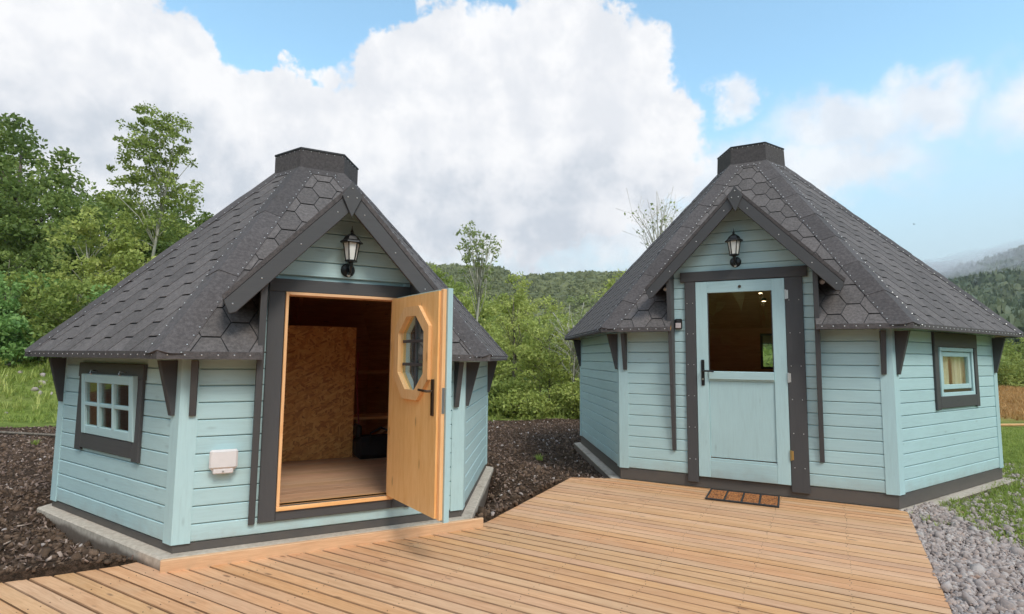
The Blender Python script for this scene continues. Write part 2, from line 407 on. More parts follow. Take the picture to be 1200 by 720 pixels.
def clip_half(p, a, b, c):
    """keep a*x+b*y<=c"""
    out = []; k = len(p)
    for i in range(k):
        P, Q = p[i], p[(i+1) % k]; dp, dq = a*P[0]+b*P[1]-c, a*Q[0]+b*Q[1]-c
        if dp <= 0: out.append(P)
        if dp*dq < 0: t = dp/(dp-dq); out.append((P[0]+(Q[0]-P[0])*t, P[1]+(Q[1]-P[1])*t))
    return out
def clip_convex(subj, conv):
    if area(conv) < 0: conv = conv[::-1]
    p = subj
    for i in range(len(conv)):
        if len(p) < 3: return []
        A, B = conv[i], conv[(i+1) % len(conv)]; nx, ny = B[1]-A[1], -(B[0]-A[0])
        p = clip_half(p, nx, ny, nx*A[0]+ny*A[1])
    q = []
    for pt in p:
        if not q or math.hypot(pt[0]-q[-1][0], pt[1]-q[-1][1]) > .002: q.append(pt)
    if len(q) > 2 and math.hypot(q[0][0]-q[-1][0], q[0][1]-q[-1][1]) <= .002: q.pop()
    return q if len(q) > 2 and abs(area(q)) > 2e-4 else []
def tube(pts, rad, n=6, caps=True):
    pts = [Vector(p) for p in pts]; v = []; k = len(pts)
    if not hasattr(rad, '__len__'): rad = [rad]*k
    for i, p in enumerate(pts):
        d = (pts[min(i+1, k-1)]-pts[max(i-1, 0)]).normalized()
        u = d.cross(Vector((0, 0, 1)) if abs(d.z) < .9 else Vector((1, 0, 0))).normalized(); w = d.cross(u)
        for j in range(n): a = 2*math.pi*j/n; v.append(p+(u*math.cos(a)+w*math.sin(a))*rad[i])
    f = [(i*n+j, i*n+(j+1) % n, (i+1)*n+(j+1) % n, (i+1)*n+j) for i in range(k-1) for j in range(n)]
    if caps: f += [tuple(range(n))[::-1], tuple(range((k-1)*n, k*n))]
    return v, f
def RT(ang, *t): return Matrix.Rotation(R(ang), 4, 'Z') @ Matrix.Translation(t)
def T(*t): return Matrix.Translation(t)

# fast merged scatter of small templates (numpy)
rng = np.random.default_rng(7)
def ico():
    t = (1+5**.5)/2
    v = np.array([(-1, t, 0), (1, t, 0), (-1, -t, 0), (1, -t, 0), (0, -1, t), (0, 1, t), (0, -1, -t), (0, 1, -t), (t, 0, -1), (t, 0, 1), (-t, 0, -1), (-t, 0, 1)], float)
    v /= np.linalg.norm(v[0])
    f = np.array([(0, 11, 5), (0, 5, 1), (0, 1, 7), (0, 7, 10), (0, 10, 11), (1, 5, 9), (5, 11, 4), (11, 10, 2), (10, 7, 6), (7, 1, 8), (3, 9, 4), (3, 4, 2), (3, 2, 6), (3, 6, 8), (3, 8, 9), (4, 9, 5), (2, 4, 11), (6, 2, 10), (8, 6, 7), (9, 8, 1)])
    return v, f
def rot_mats(n, full=True):
    if full:
        q = rng.normal(size=(n, 4)); q /= np.linalg.norm(q, axis=1)[:, None]
    else:
        a = rng.uniform(0, 2*np.pi, n)/2; q = np.zeros((n, 4)); q[:, 0] = np.cos(a); q[:, 3] = np.sin(a)
    w, x, y, z = q.T
    return np.stack([1-2*(y*y+z*z), 2*(x*y-z*w), 2*(x*z+y*w), 2*(x*y+z*w), 1-2*(x*x+z*z), 2*(y*z-x*w), 2*(x*z-y*w), 2*(y*z+x*w), 1-2*(x*x+y*y)], 1).reshape(n, 3, 3)
def np_mesh(name, V, F, rnd=None, mat=None, smooth=False):
    me = bpy.data.meshes.new(name); k = F.shape[1]
    me.vertices.add(len(V)); me.vertices.foreach_set('co', V.astype(np.float32).ravel())
    me.loops.add(F.size); me.loops.foreach_set('vertex_index', F.astype(np.int32).ravel())
    me.polygons.add(len(F)); me.polygons.foreach_set('loop_start', np.arange(0, F.size, k, dtype=np.int32))
    me.update(calc_edges=True); 
    if smooth: me.polygons.foreach_set('use_smooth', np.ones(len(F), bool))
    if rnd is not None:
        a = me.attributes.new('rnd', 'FLOAT', 'POINT'); a.data.foreach_set('value', rnd.astype(np.float32))
    if mat: me.materials.append(mat)
    return me
def scatter(name, tpl, P, Sx, mat, full=True, Rm=None, rnd=None, smooth=False):
    """tpl list of (v, f); P (n,3); Sx (n,) or (n,3)"""
    n = len(P); Rm = rot_mats(n, full) if Rm is None else Rm
    Sx = np.asarray(Sx, float); Sx = Sx[:, None]*np.ones(3) if Sx.ndim == 1 else Sx
    which = rng.integers(0, len(tpl), n); rnd = rng.random(n) if rnd is None else rnd
    VV, FF, RR = [], [], []; off = 0
    for i, (v, f) in enumerate(tpl):
        s = which == i; m = s.sum()
        if not m: continue
        X = np.einsum('nij,nkj->nki', Rm[s], v[None]*Sx[s][:, None, :]) if full != 'post' else v[None]*Sx[s][:, None, :]
        X = X+P[s][:, None, :]
        VV.append(X.reshape(-1, 3)); FF.append((f[None]+(np.arange(m)*len(v))[:, None, None]+off).reshape(-1, f.shape[1]))
        RR.append(np.repeat(rnd[s], len(v))); off += m*len(v)
    return np_mesh(name, np.concatenate(VV), np.concatenate(FF), np.concatenate(RR), mat, smooth)
def vnoise(x, y, scale, seed=0):
    """smooth value noise on the plane"""
    x = np.asarray(x, float)/scale; y = np.asarray(y, float)/scale
    xi, yi = np.floor(x).astype(np.int64), np.floor(y).astype(np.int64); fx, fy = x-xi, y-yi
    fx, fy = fx*fx*(3-2*fx), fy*fy*(3-2*fy)
    def h(a, b):
        k = (a*374761393+b*668265263+seed*1442695041) & 0xffffffff
        k = ((k ^ (k >> 13))*1274126177) & 0xffffffff
        return ((k ^ (k >> 16)) & 0xffff)/65535.
    return (h(xi, yi)*(1-fx)+h(xi+1, yi)*fx)*(1-fy)+(h(xi, yi+1)*(1-fx)+h(xi+1, yi+1)*fx)*fy
def fbm(x, y, s, o=4, seed=0): return sum(vnoise(x, y, s/2**i, seed+i)*.5**i for i in range(o))/sum(.5**i for i in range(o))
def sstep(a, b, x): t = np.clip((x-a)/(b-a), 0, 1); return t*t*(3-2*t)

# ------------------------------------------------------------------ the ground, one sheet out to the hills
DECK = [(.70, 6.56), (1.24, 6.54), (3.62, 5.315), (3.655, 5.225), (.60, .09), (-.2, -.6), (-6.4, .3), (-6.4, 2.30), (-3.058, 3.46), (-2.55, 3.735), (-2.475, 3.81),
        (-2.24, 3.735), (-.205, 4.765), (-.185, 4.80)]
def inpoly(x, y, poly):
    r = np.zeros(np.shape(x), bool)
    for i in range(len(poly)):
        (x1, y1), (x2, y2) = poly[i-1], poly[i]
        c = ((y1 > y) != (y2 > y)) & (x < (x2-x1)*(y-y1)/((y2-y1) or 1e-9)+x1); r ^= c
    return r
HL = dict(x=-2.1055, y=5.7909, r=26.9262); HR = dict(x=3.5189, y=7.9856, r=-27.2311)
def height(x, y):
    x = np.asarray(x, float); y = np.asarray(y, float); D = np.hypot(x, y); az = np.degrees(np.arctan2(x, y))
    h = -.052+.05*(fbm(x, y, .5, 4, 3)-.5)*np.clip(D/4, 0, 1)+.10*(fbm(x, y, 2.5, 2, 9)-.5)
    # earth bank rising to the wood on the left
    d = -.6*x+.8*y-15.5
    bk = np.minimum(.19*np.maximum(d, 0), 6)*sstep(1, -9, x+.0*y)
    h = h+bk*sstep(0, 3, d)+.35*(fbm(x, y, 5, 3, 5)-.5)*sstep(14, 30, D)
    # middle hill with a level wooded ridge, higher hill in cloud to the right
    w = .90+.03*np.sin(az*.15+.3)+.05*(fbm(az*3, az*0, 20, 4, 2)-.5)
    ridge = sstep(34, 18, az)
    h = h+ridge*w*57*sstep(90, 400, D)
    right = sstep(22, 46, az)
    h = h+right*84*sstep(90, 620, D)*(.9+.2*fbm(az*3, D*0, 14, 3, 8))
    h = h+(6*sstep(60, 150, D)*(fbm(x, y, 60, 4, 11)-.3))*sstep(60, 100, D)
    dr_ = np.hypot(x-HR['x'], y-HR['y']); h = h-.03*sstep(3.6, 3.0, dr_)*(x < 2.2)
    dl_ = np.hypot(x-HL['x'], y-HL['y']); h = h+.080*sstep(3.3, 2.5, dl_)
    # keep the ground below deck and huts
    near = D < 14
    for H_, r_ in ((HL, 2.3), (HR, 2.75)):
        dd = np.hypot(x-H_['x'], y-H_['y']); h = np.where(near, h*sstep(r_-.55, r_-.25, dd)+(-.16)*(1-sstep(r_-.55, r_-.25, dd)), h)
    ind = inpoly(x, y, DECK)
    return np.where(ind, np.minimum(h, -.075), h)
def axis_coords(fine0, fine1, step, lim0, lim1, grow=1.06):
    a = list(np.arange(fine0, fine1, step)); s = step; p = a[-1]
    while p < lim1: s *= grow; p += s; a.append(p)
    s = step; p = a[0]; b = []
    while p > lim0: s *= grow; p -= s; b.append(p)
    return np.array(b[::-1]+a)
gx = axis_coords(-10, 8, .055, -760, 760); gy = axis_coords(2.2, 14, .055, -120, 760)
GX, GY = np.meshgrid(gx, gy); GZ = height(GX, GY)
GV = np.stack([GX.ravel(), GY.ravel(), GZ.ravel()], 1); nx_, ny_ = len(gx), len(gy)
ii = np.arange(nx_*ny_).reshape(ny_, nx_); GF = np.stack([ii[:-1, :-1].ravel(), ii[:-1, 1:].ravel(), ii[1:, 1:].ravel(), ii[1:, :-1].ravel()], 1)
def grass_zone(x, y):
    """1 where turf grows, 0 on bare soil or gravel"""
    n = fbm(x, y, 1.6, 4, 21)-.5
    left = sstep(-.35, .35, (-.6*x+.8*y-14.6)+n*2.6)
    left = np.maximum(left, sstep(13.0, 13.8, y+n*1.5)*(x > -12))
    right = sstep(-.25, .25, np.minimum(x-(4.25+.28*(y-5.0))+n*1.6, 99))*sstep(3.0, 4.2, y+x*.2) * (x > 3.2)
    patch = sstep(.16, .24, fbm(x, y, .9, 3, 77)-.5)*(x > 3.1)*(y > 3.6)*sstep(-1.5, -.3, x-(4.6+.45*(y-5.2)))
    return np.clip(np.maximum(np.maximum(left, right), patch*.9), 0, 1)
def seed_zone(x, y):
    n = fbm(x, y, 4, 3, 31)-.5
    return sstep(13.0, 15.5, y+n*3)*sstep(9, 13, x)*sstep(40, 30, y)
def gravel_zone(x, y):
    n = fbm(x, y, .7, 3, 41)-.5
    return ((x > 1.0) & (y < 5.9) & (x-(.511/.859)*(y-5.225) > 3.58)).astype(float)
me = np_mesh('ground', GV, GF, None, None, True)
for nm, fn in (('grassmask', grass_zone), ('seedmask', seed_zone), ('gravelmask', gravel_zone)):
    a = me.attributes.new(nm, 'FLOAT', 'POINT'); a.data.foreach_set('value', fn(GV[:, 0], GV[:, 1]).astype(np.float32))
gm, g, b, out = new_mat('ground')
pos = g.n('ShaderNodeNewGeometry').outputs['Position']
A = lambda n: g.n('ShaderNodeAttribute', attribute_name=n).outputs['Fac']
n1 = g.noise(pos, 3, 6, .65); n2 = g.noise(pos, 38, 4, .65); n3 = g.noise(pos, .35, 4, .6)
soil = g.mix(g.mapr(n2, .35, .68), (.040, .024, .014), (.115, .068, .043)); soil = g.mix(g.mapr(n1, .5, .75, 0, .5), soil, (.135, .088, .068))
turf = g.mix(g.mapr(n1, .35, .7), (.14, .19, .035), (.28, .34, .075)); turf = g.mix(g.mapr(n3, .45, .7, 0, .6), turf, (.34, .34, .12))
sgr = g.mix(g.mapr(n2, .35, .7), (.46, .25, .085), (.60, .36, .13))
grv = g.mix(g.mapr(n2, .35, .68), (.13, .10, .09), (.30, .235, .215))
c = g.mix(A('gravelmask'), soil, grv); c = g.mix(g.mapr(g.math('ADD', A('grassmask'), g.math('MULTIPLY', g.math('SUBTRACT', n2, .5), .9)), .4, .6), c, turf)
c = g.mix(A('seedmask'), c, sgr)
g.put(b.inputs['Base Color'], c); b.inputs['Roughness'].default_value = .95; b.inputs['Specular IOR Level'].default_value = .15
bump(g, b, g.math('ADD', n2, g.noise(pos, 110, 3, .6)), .9, .03)
me.materials.append(gm); o = link('ground', me, kind='structure')

# ------------------------------------------------------------------ the deck
deck = thing('deck', 'pale larch plank deck joining the two blue huts', 'deck')
DA = -30.0; DM = Matrix.Rotation(R(DA), 4, 'Z'); ci, si = math.cos(R(-DA)), math.sin(R(-DA))
dp = [(x*ci-y*si, x*si+y*ci) for x, y in DECK]      # into plank space: planks run along x
if area(dp) < 0: dp = dp[::-1]
rnd = random.Random(4); PW = .0985
ys = [p[1] for p in dp]; k0 = math.floor(min(ys)/PW); k1 = math.ceil(max(ys)/PW)
for k in range(k0, k1):
    y0, y1 = k*PW+.0042, (k+1)*PW-.0042
    strip = clip_half(clip_half(dp, 0, 1, y1), 0, -1, -y0)
    if len(strip) < 3: continue
    xs = [p[0] for p in strip]; a = min(xs); cuts = [a]
    q = a+rnd.uniform(2.4, 9)
    while q < max(xs)-1.0: cuts.append(q); q += 4.8
    cuts.append(max(xs)+.01)
    dz = rnd.uniform(-.0012, .0012)
    for u0, u1 in zip(cuts, cuts[1:]):
        piece = clip_half(clip_half(strip, 1, 0, u1-.0006), -1, 0, -(u0+.0006))
        cl = []
        for p in piece:
            if not cl or math.hypot(p[0]-cl[-1][0], p[1]-cl[-1][1]) > .004: cl.append(p)
        if len(cl) < 3 or abs(area(cl)) < 1e-4: continue
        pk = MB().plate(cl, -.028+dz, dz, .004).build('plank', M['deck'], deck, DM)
        pk.data.materials.append(M['deckside'])          # sides and chamfers coloured darker brown so the plank gaps read dark
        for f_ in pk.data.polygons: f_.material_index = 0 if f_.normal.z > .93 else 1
sp_ = []
for k in range(k0, k1):
    for u in np.arange(-6, 6.5, .55):
        for f_ in (.27, .73):
            yy = (k+f_)*PW; uu = u+rnd.uniform(-.012, .012)
            if inpoly(np.array([uu-.01]), np.array([yy]), dp)[0] and inpoly(np.array([uu+.01]), np.array([yy]), dp)[0]: sp_.append((uu, yy+rnd.uniform(-.004, .004)))
mb = MB()
for (x_, y_) in sp_: mb.add([(x_+.0030*math.cos(a_*1.0472), y_+.0030*math.sin(a_*1.0472), .0016) for a_ in range(6)]+[(x_+.0030*math.cos(a_*1.0472), y_+.0030*math.sin(a_*1.0472), -.004) for a_ in range(6)], [tuple(range(6))]+[(i, i+6, (i+1) % 6+6, (i+1) % 6) for i in range(6)])
mb.build('screw', M['bronze'], deck, DM, kind='stuff')
# bearers under the planks, seen through the gaps and at the sides
mb = MB()
for u in np.arange(-6, 6.5, .55):
    band = clip_half(clip_half(dp, 1, 0, u+.022), -1, 0, -(u-.022))
    band = [p for p in band]
    if len(band) > 2 and abs(area(band)) > .02:
        bb = clip_half(clip_half(band, 0, 1, max(p[1] for p in band)-.05), 0, -1, -(min(p[1] for p in band)+.05))
        if len(bb) > 2: mb.plate(bb, -.15, -.031)
mb.build('joist', M['raw'], deck, DM, kind='stuff')
# ------------------------------------------------------------------ doormat
mm = T(2.318, 5.655, .001) @ Matrix.Rotation(R(-26.5), 4, 'Z')
mat_ = thing('doormat', 'rubber framed doormat with four brown coir panels on the deck', 'doormat', mm)
mb = MB(); w, h = .33, .215; st = .016
for x0, x1, y0, y1 in [(-w, w, -h, -h+st), (-w, w, h-st, h), (-w, -w+st, -h+st, h-st), (w-st, w, -h+st, h-st)]: mb.box(x0, x1, y0, y1, 0, .018, .003)
xs = [-w+st+i*(2*w-2*st)/4 for i in range(5)]
for x in xs[1:4]: mb.box(x-.008, x+.008, -h+st, h-st, 0, .017, .003)
mb.box(-w+.002, w-.002, -h+.002, h-.002, 0, .006)
mb.build('rubber_frame', M['rubber'], mat_)
for i in range(4):
    a, b2 = xs[i]+(.008 if i else 0), xs[i+1]-(.008 if i < 3 else 0)
    mb = MB()
    for j in range(7):
        yy = -h+st+j*(2*h-2*st)/7; mb.box(a+.001, b2-.001, yy+.002, yy+(2*h-2*st)/7-.002, .004, .0155+.002*(j % 2), .003)
    mb.build('coir_panel', M['coir'], mat_)
# ------------------------------------------------------------------ the huts
def nails(points, r=.007):
    """domed nail heads: (position, normal) pairs"""
    mb = MB()
    for p, n in points:
        p = Vector(p); n = Vector(n).normalized(); u = n.orthogonal().normalized(); w = n.cross(u)
        ring = [p+(u*math.cos(a*1.0472)+w*math.sin(a*1.0472))*r for a in range(6)]
        mb.add(ring+[p+n*r*.8], [(i, (i+1) % 6, 6) for i in range(6)])
    return mb
def hut(c):
    root = thing(c['name'], c['label'], 'hut', T(c['x'], c['y'], 0) @ Matrix.Rotation(R(c['r']), 4, 'Z'))
    Rw, zb, pitch, dk = c['R']-.030, c['zs'], c['pitch'], c['dk']
    ap = Rw*math.cos(R(30)); hs = Rw/2                        # apothem, half side
    Re, ze, Rb, zc, Rt, zt = c['Re'], c['ze']+.035, c['Rb'], c['zb'], c['Rt'], c['zt']
    ae, ab = Re*.8660254, Rb*.8660254
    al = math.atan2(zc-ze, ae-ab); tl = math.hypot(zc-ze, ae-ab); tana = math.tan(al)
    sc, zap, gs = c['sc'], c['zap'], c['gs']                  # porch half width, gable apex height, gable slope
    oh = c['oh']                                              # porch overhang
    ang = {'left': -60, 'front': 0, 'right': 60, 'back_right': 120, 'back': 180, 'back_left': 240}
    F = {k: RT(a, 0, -ap, 0) for k, a in ang.items()}
    roof_at = lambda a: ze+(ae-a)*tana
    zwt = roof_at(ap)-.05
    zsid = c['nrow']*pitch+zb
    tw = lambda a, b_, n: (a, -n, b_)                         # wall frame: (s, z, out)
    post = .088
    TB, TG = .022, .0055
    door = c['door']; ds0, ds1, dz0, dz1 = door
    for k in ang:
        vis = k in ('left', 'front', 'right')
        win = c['win'].get(k)
        # sheathing and lining round the openings
        poly = [(-hs, zb-.02), (hs, zb-.02), (hs, zwt), (-hs, zwt)]
        if k == 'front':
            # reach in under the gable
            poly = [(-hs, zb-.02), (hs, zb-.02), (hs, zwt), (sc, zwt), (sc, zap-sc*gs-.06), (0, zap-.06), (-sc, zap-sc*gs-.06), (-sc, zwt), (-hs, zwt)]
            cells = [(-9, ds0, 0, 9), (ds1, 9, 0, 9), (ds0, ds1, dz1, 9), (ds0, ds1, 0, dz0)]
        elif win: a0, a1, b0, b1 = win['hole']; cells = [(-9, a0, 0, 9), (a1, 9, 0, 9), (a0, a1, b1, 9), (a0, a1, 0, b0)]
        else: cells = [(-9, 9, 0, 9)]
        mo, mi = MB(), MB()
        for (a, b_, e, f_) in cells:
            q = clip_convex(poly, [(a, e), (b_, e), (b_, f_), (a, f_)])
            if q: mo.plate(q, -.012, .0, 0, tw); mi.plate(q, -.05, -.013, 0, tw)
        wall = mo.build('wall', M['blue'], root, F[k])
        mi.build('lining', M['osb'] if k in c.get('osb', ()) else c['lining'], wall)
        # boards
        if vis:
            h = hs-post
            if k == 'front': bp = [(-h, zb), (h, zb), (h, zwt), (sc, zwt), (sc, zap-sc*gs-.02), (0, zap-.02), (-sc, zap-sc*gs-.02), (-sc, zwt), (-h, zwt)]
            else: bp = [(-h, zb), (h, zb), (h, zwt), (-h, zwt)]
            row = 0; z = zb; shared = {}
            while z < (zap if k == 'front' else zwt):
                z1 = z+pitch; spans = [(-9, 9)]
                if k == 'front':
                    if z1 > dz0+.02 and z < dz1+.02: spans = [(-9, ds0-.05), (ds1+.05, 9)]
                elif win:
                    a0, a1, b0, b1 = win['hole']
                    if z1 > b0+.02 and z < b1-.02: spans = [(-9, a0-.02), (a1+.02, 9)]
                for (a, b_) in spans:
                    q = clip_convex(bp, [(a, z+TG/2), (b_, z+TG/2), (b_, z1-TG/2), (a, z1-TG/2)])
                    if not q: continue
                    key = tuple((round(p[0], 3), round(p[1]-z, 3)) for p in q)
                    if key not in shared:
                        shared[key] = MB().plate([(p[0], p[1]-z) for p in q], .001, TB, .005, tw).build('siding_board', M['blue'], wall, T(0, 0, z)).data
                    else: link('siding_board', shared[key], wall, T(0, 0, z))
                z = z1; row += 1
        else:
            mb = MB(); z = zb
            while z < zwt-.02:
                zt_ = min(z+pitch-.002, zwt); sp = [(-hs+.04, hs-.04)]
                if win and zt_ > win['hole'][2] and z < win['hole'][3]: sp = [(-hs+.04, win['hole'][0]-.01), (win['hole'][1]+.01, hs-.04)]
                for a_, b_ in sp: mb.plate([(a_, z+.002), (b_, z+.002), (b_, zt_), (a_, zt_)], .001, TB, .005, tw)
                z += pitch
            mb.build('siding_board', M['blue'], wall, kind='stuff')
        # plinth board
        MB().plate([(-hs-.012, zb-dk), (hs+.012, zb-dk), (hs+.012, zb-.004), (-hs-.012, zb-.004)], -.05, .014, .003, tw).build('plinth_board', M['plinth'], root, F[k])
        # tapered brackets below the eaves near both corners
        for sgn in (-1, 1):
            s0 = sgn*(hs-.062); bz = c['bz']; d1 = (ae-ap)*.60
            topz = lambda o_: ze-.045 if True else 0
            MB().plate([(.024, bz), (.05, bz), (d1, ze-.05), (.024, ze-.05)], s0-.021, s0+.021, .004, lambda a, b_, n: (n, -a, b_)).build('eave_bracket', M['darkv'], root, F[k])
    # corner posts
    for k in range(6):
        a = R(-120+60*k)
        L = []
        for (d, o_) in ((-.093, .0), (-.093, .028), (0, .028), (.093, .028), (.093, 0), (0, 0)):
            # plan profile along both walls from the corner
            if d == 0: rr = (ap+o_)/math.cos(R(30)); L.append((rr*math.cos(a), rr*math.sin(a)))
            else:
                wn = a-R(30) if d < 0 else a+R(30); base = Vector((Rw*math.cos(a), Rw*math.sin(a)))
                tdir = Vector((-math.sin(wn), math.cos(wn))); q = base+tdir*(d)+Vector((math.cos(wn), math.sin(wn)))*o_
                L.append((q.x, q.y))
        MB().plate(L, zb-.004, zwt, 0).build('corner_post', M['bluev'], root)
    # slab
    rs = c['Rs']; hexa = [(rs*math.cos(R(60*i)), rs*math.sin(R(60*i))) for i in range(6)]
    MB().plate(hexa, -.22, c['slabz'], .01).build('concrete_slab', M['concrete'], root)
    # floor
    fl = thing_floor = MB(); rf = Rw-.07; n = 0
    y = -rf
    hx = [(rf*math.cos(R(60*i)), rf*math.sin(R(60*i))) for i in range(6)]
    while y < rf:
        q = clip_convex(hx, [(-9, y+.001), (9, y+.001), (9, y+.118), (-9, y+.118)])
        if q: MB().plate(q, dz0-.06, dz0-.022, .002).build('floorboard', M['floor'], root)
        y += .119
    # ---- roof faces
    he, hb = Re/2, Rb/2
    def roofM(k): return RT(ang[k], 0, -ae, ze) @ Matrix.Rotation(al, 4, 'X')
    RM = {k: roofM(k) for k in ang}
    t_of_z = lambda z: (z-ze)/math.sin(al)
    # porch footprint on the front face
    vt = lambda s: t_of_z(zap-.0-gs*s)
    ovs = c['gw']                                              # porch roof half width at its eaves
    for k in ang:
        trap = [(-he, 0), (he, 0), (hb, tl), (-hb, tl)]
        if k == 'front':
            regs = [[(-he, 0), (-sc-.0, 0), (-sc, vt(sc)), (0, vt(0)), (0, tl), (-hb, tl)], [(sc, 0), (he, 0), (hb, tl), (0, tl), (0, vt(0)), (sc, vt(sc))]]
        else: regs = [trap]
        mb = MB(); mu = MB()
        for q in regs:
            mb.plate(q, -.018, -.001); mu.plate(q, -.045, -.019)
        rf_ = mb.build('roof_face', M['drip'], root, RM[k])
        mu.build('soffit', c['lining'], rf_)
        # shingles: hexagonal tabs in half-offset courses
        EX, PX = .142, .345; fl_ = PX/2-.058
        tabs = [(-fl_/2, 0), (fl_/2, 0), (PX/2-fl_/2, EX), (PX/2-.002, EX+.002), (fl_/2+.02, 2*EX), (-fl_/2-.02, 2*EX), (-PX/2+.002, EX+.002), (-PX/2+fl_/2, EX)]
        hexs = [(-.058, 0), (.058, 0), (.115, EX), (.058, 2*EX), (-.058, 2*EX), (-.115, EX)]
        hexs = [(-.0575, 0), (.0575, 0), (.1142, EX*.98), (.0575, 2*EX-.006), (-.0575, 2*EX-.006), (-.1142, EX*.98)]
        hexs = inset(hexs, .0018)
        tilt = lambda a, b_, n: (a, b_, n+.0048*(1-(b_-cur[1])/(2*EX)))
        indiv = k in c['shingled']
        allmb = MB(); row = -1; shared = None
        while row*EX < tl:
            off = (row % 2)*PX/2
            for i in range(-8, 9):
                cx, cy = i*PX+off, row*EX
                cell = [(p[0]+cx, p[1]+cy) for p in hexs]; cur = (cx, cy)
                for q in regs:
                    cur = (cx, cy)
                    r_ = clip_convex(q, cell)
                    if not r_: continue
                    full = abs(abs(area(r_))-abs(area(cell))) < 1e-6
                    if indiv and full:
                        if shared is None:
                            cur = (0, 0); shared = MB().plate(hexs, .001, .0046, .0011, tilt).build('shingle', M['felt'], rf_, T(cx, cy, 0)).data
                        else: link('shingle', shared, rf_, T(cx, cy, 0))
                    elif indiv and abs(area(r_)) > .004:
                        cc = cur; cur = (0, 0)
                        MB().plate([(p[0]-cc[0], p[1]-cc[1]) for p in r_], .001, .0046, .0011, tilt).build('shingle', M['felt'], rf_, T(*cc, 0))
                    else: allmb.plate(r_, .001, .0046, .0, tilt)
            row += 1
        if allmb.v: allmb.build('shingle', M['felt'], rf_, kind='stuff')
    # hip caps, folded felt strips with nailed edges
    npts = []
    for k in range(6):
        a = R(-120+60*k); e = Vector((Re*math.cos(a), Re*math.sin(a), ze)); t = Vector((Rb*math.cos(a), Rb*math.sin(a), zc)); d = (t-e); Ln = d.length; d.normalize()
        nrm = []
        for sg in (-1, 1):
            wn = a+sg*R(30); n_ = Vector((math.cos(wn)*math.sin(al), math.sin(wn)*math.sin(al), math.cos(al))); nrm.append(n_)
        w1 = -(d.cross(nrm[0])); w1 = w1 if w1.dot(Vector((math.cos(a-R(90)), math.sin(a-R(90)), 0))) > 0 else -w1
        w2 = d.cross(nrm[1]); w2 = w2 if w2.dot(Vector((math.cos(a+R(90)), math.sin(a+R(90)), 0))) > 0 else -w2
        up = (nrm[0]+nrm[1]).normalized(); hw = c['capw']
        prof = [w1*hw+nrm[0]*.011, w1*(hw*.5)+nrm[0]*.017, w1*.035+nrm[0]*.021, up*.024, w2*.035+nrm[1]*.021, w2*(hw*.5)+nrm[1]*.017, w2*hw+nrm[1]*.011]
        under = [w1*hw+nrm[0]*.007, w1*.03+nrm[0]*.008, up*.006, w2*.03+nrm[1]*.008, w2*hw+nrm[1]*.007]
        npc = c['ncap']; rr = random.Random(k)
        for i in range(npc):
            u0 = .0 if i == 0 else Ln*i/npc-.02; u1 = min(Ln*(i+1)/npc+.03, Ln)
            r0, r1 = (.001 if i == 0 else .004), -.001
            st = 6; v = []; n6 = len(prof)
            for j in range(st+1):
                u = u0+(u1-u0)*j/st; wob = .0025*math.sin(j*2.1+i*1.7+k)
                q = e+d*u+up*(r0+(r1-r0)*j/st)
                cutb = lambda p: d*(max(0, -(p.z+.004)/d.z)*(1-j/st) if i == 0 else 0)
                v += [q+p+cutb(p)+up*(wob if 0 < m_ < n6-1 and j else 0) for m_, p in enumerate(prof)]+[q+p+cutb(p) for p in under[::-1]]
            m_ = n6+5; f = [tuple(range(m_))[::-1], tuple(range(st*m_, (st+1)*m_))]
            for j in range(st):
                for q_ in range(m_): f.append((j*m_+q_, j*m_+(q_+1) % m_, (j+1)*m_+(q_+1) % m_, (j+1)*m_+q_))
            MB().add(v, f).build('hip_cap', M['felt2'], root)
        if k in (0, 1, 5, 2):
            u = .03
            while u < Ln-.02:
                for w_, n_ in ((w1, nrm[0]), (w2, nrm[1])):
                    npts.append((e+d*(u+rr.uniform(-.012, .012))+w_*(hw-.014)+n_*.0165, n_))
                u += c['nsp']
    # eave drip and its nails
    for k in ang:
        spans = [(-he, -sc), (sc, he)] if k == 'front' else [(-he, he)]
        for a, b_ in spans:
            mb = MB(); y0 = -ae-.012; y1 = -ae+.02
            x0 = a-(.007 if a < -he+.001 else 0); x1 = b_+(.007 if b_ > he-.001 else 0)
            mb.plate([(x0, y0), (x1, y0), (x1-(.02 if b_ > he-.001 else 0), y1), (x0+(.02 if a < -he+.001 else 0), y1)], ze-.040, ze+.012, .003)
            if k in ('left', 'front', 'right'):
                u = a+.05
                while u < b_-.03:
                    p = Matrix.Rotation(R(ang[k]), 4, 'Z') @ Vector((u, y0-.001, ze-.013)); nn = Matrix.Rotation(R(ang[k]), 4, 'Z') @ Vector((0, -1, 0))
                    npts.append((p, nn)); u += .095
            mb.build('eave_drip', M['felt2'], root, RT(ang[k], 0, 0, 0))
    # crown
    for k in range(6):
        a0, a1 = R(-120+60*k), R(-60+60*k); r0, r1 = Rb+.014, Rt
        P = lambda r, a, z: Vector((r*math.cos(a), r*math.sin(a), z))
        v = [P(r0, a0, zc-.03), P(r0, a1, zc-.03), P(r1, a1, zt), P(r1, a0, zt), P(r0-.03, a0, zc-.03), P(r0-.03, a1, zc-.03), P(r1-.03, a1, zt), P(r1-.03, a0, zt)]
        MB().add(v, [(0, 1, 2, 3), (5, 4, 7, 6), (0, 4, 5, 1), (2, 6, 7, 3), (0, 3, 7, 4), (1, 5, 6, 2)]).build('crown_panel', M['felt2'], root)
        nn = Vector((math.cos((a0+a1)/2), math.sin((a0+a1)/2), 0))
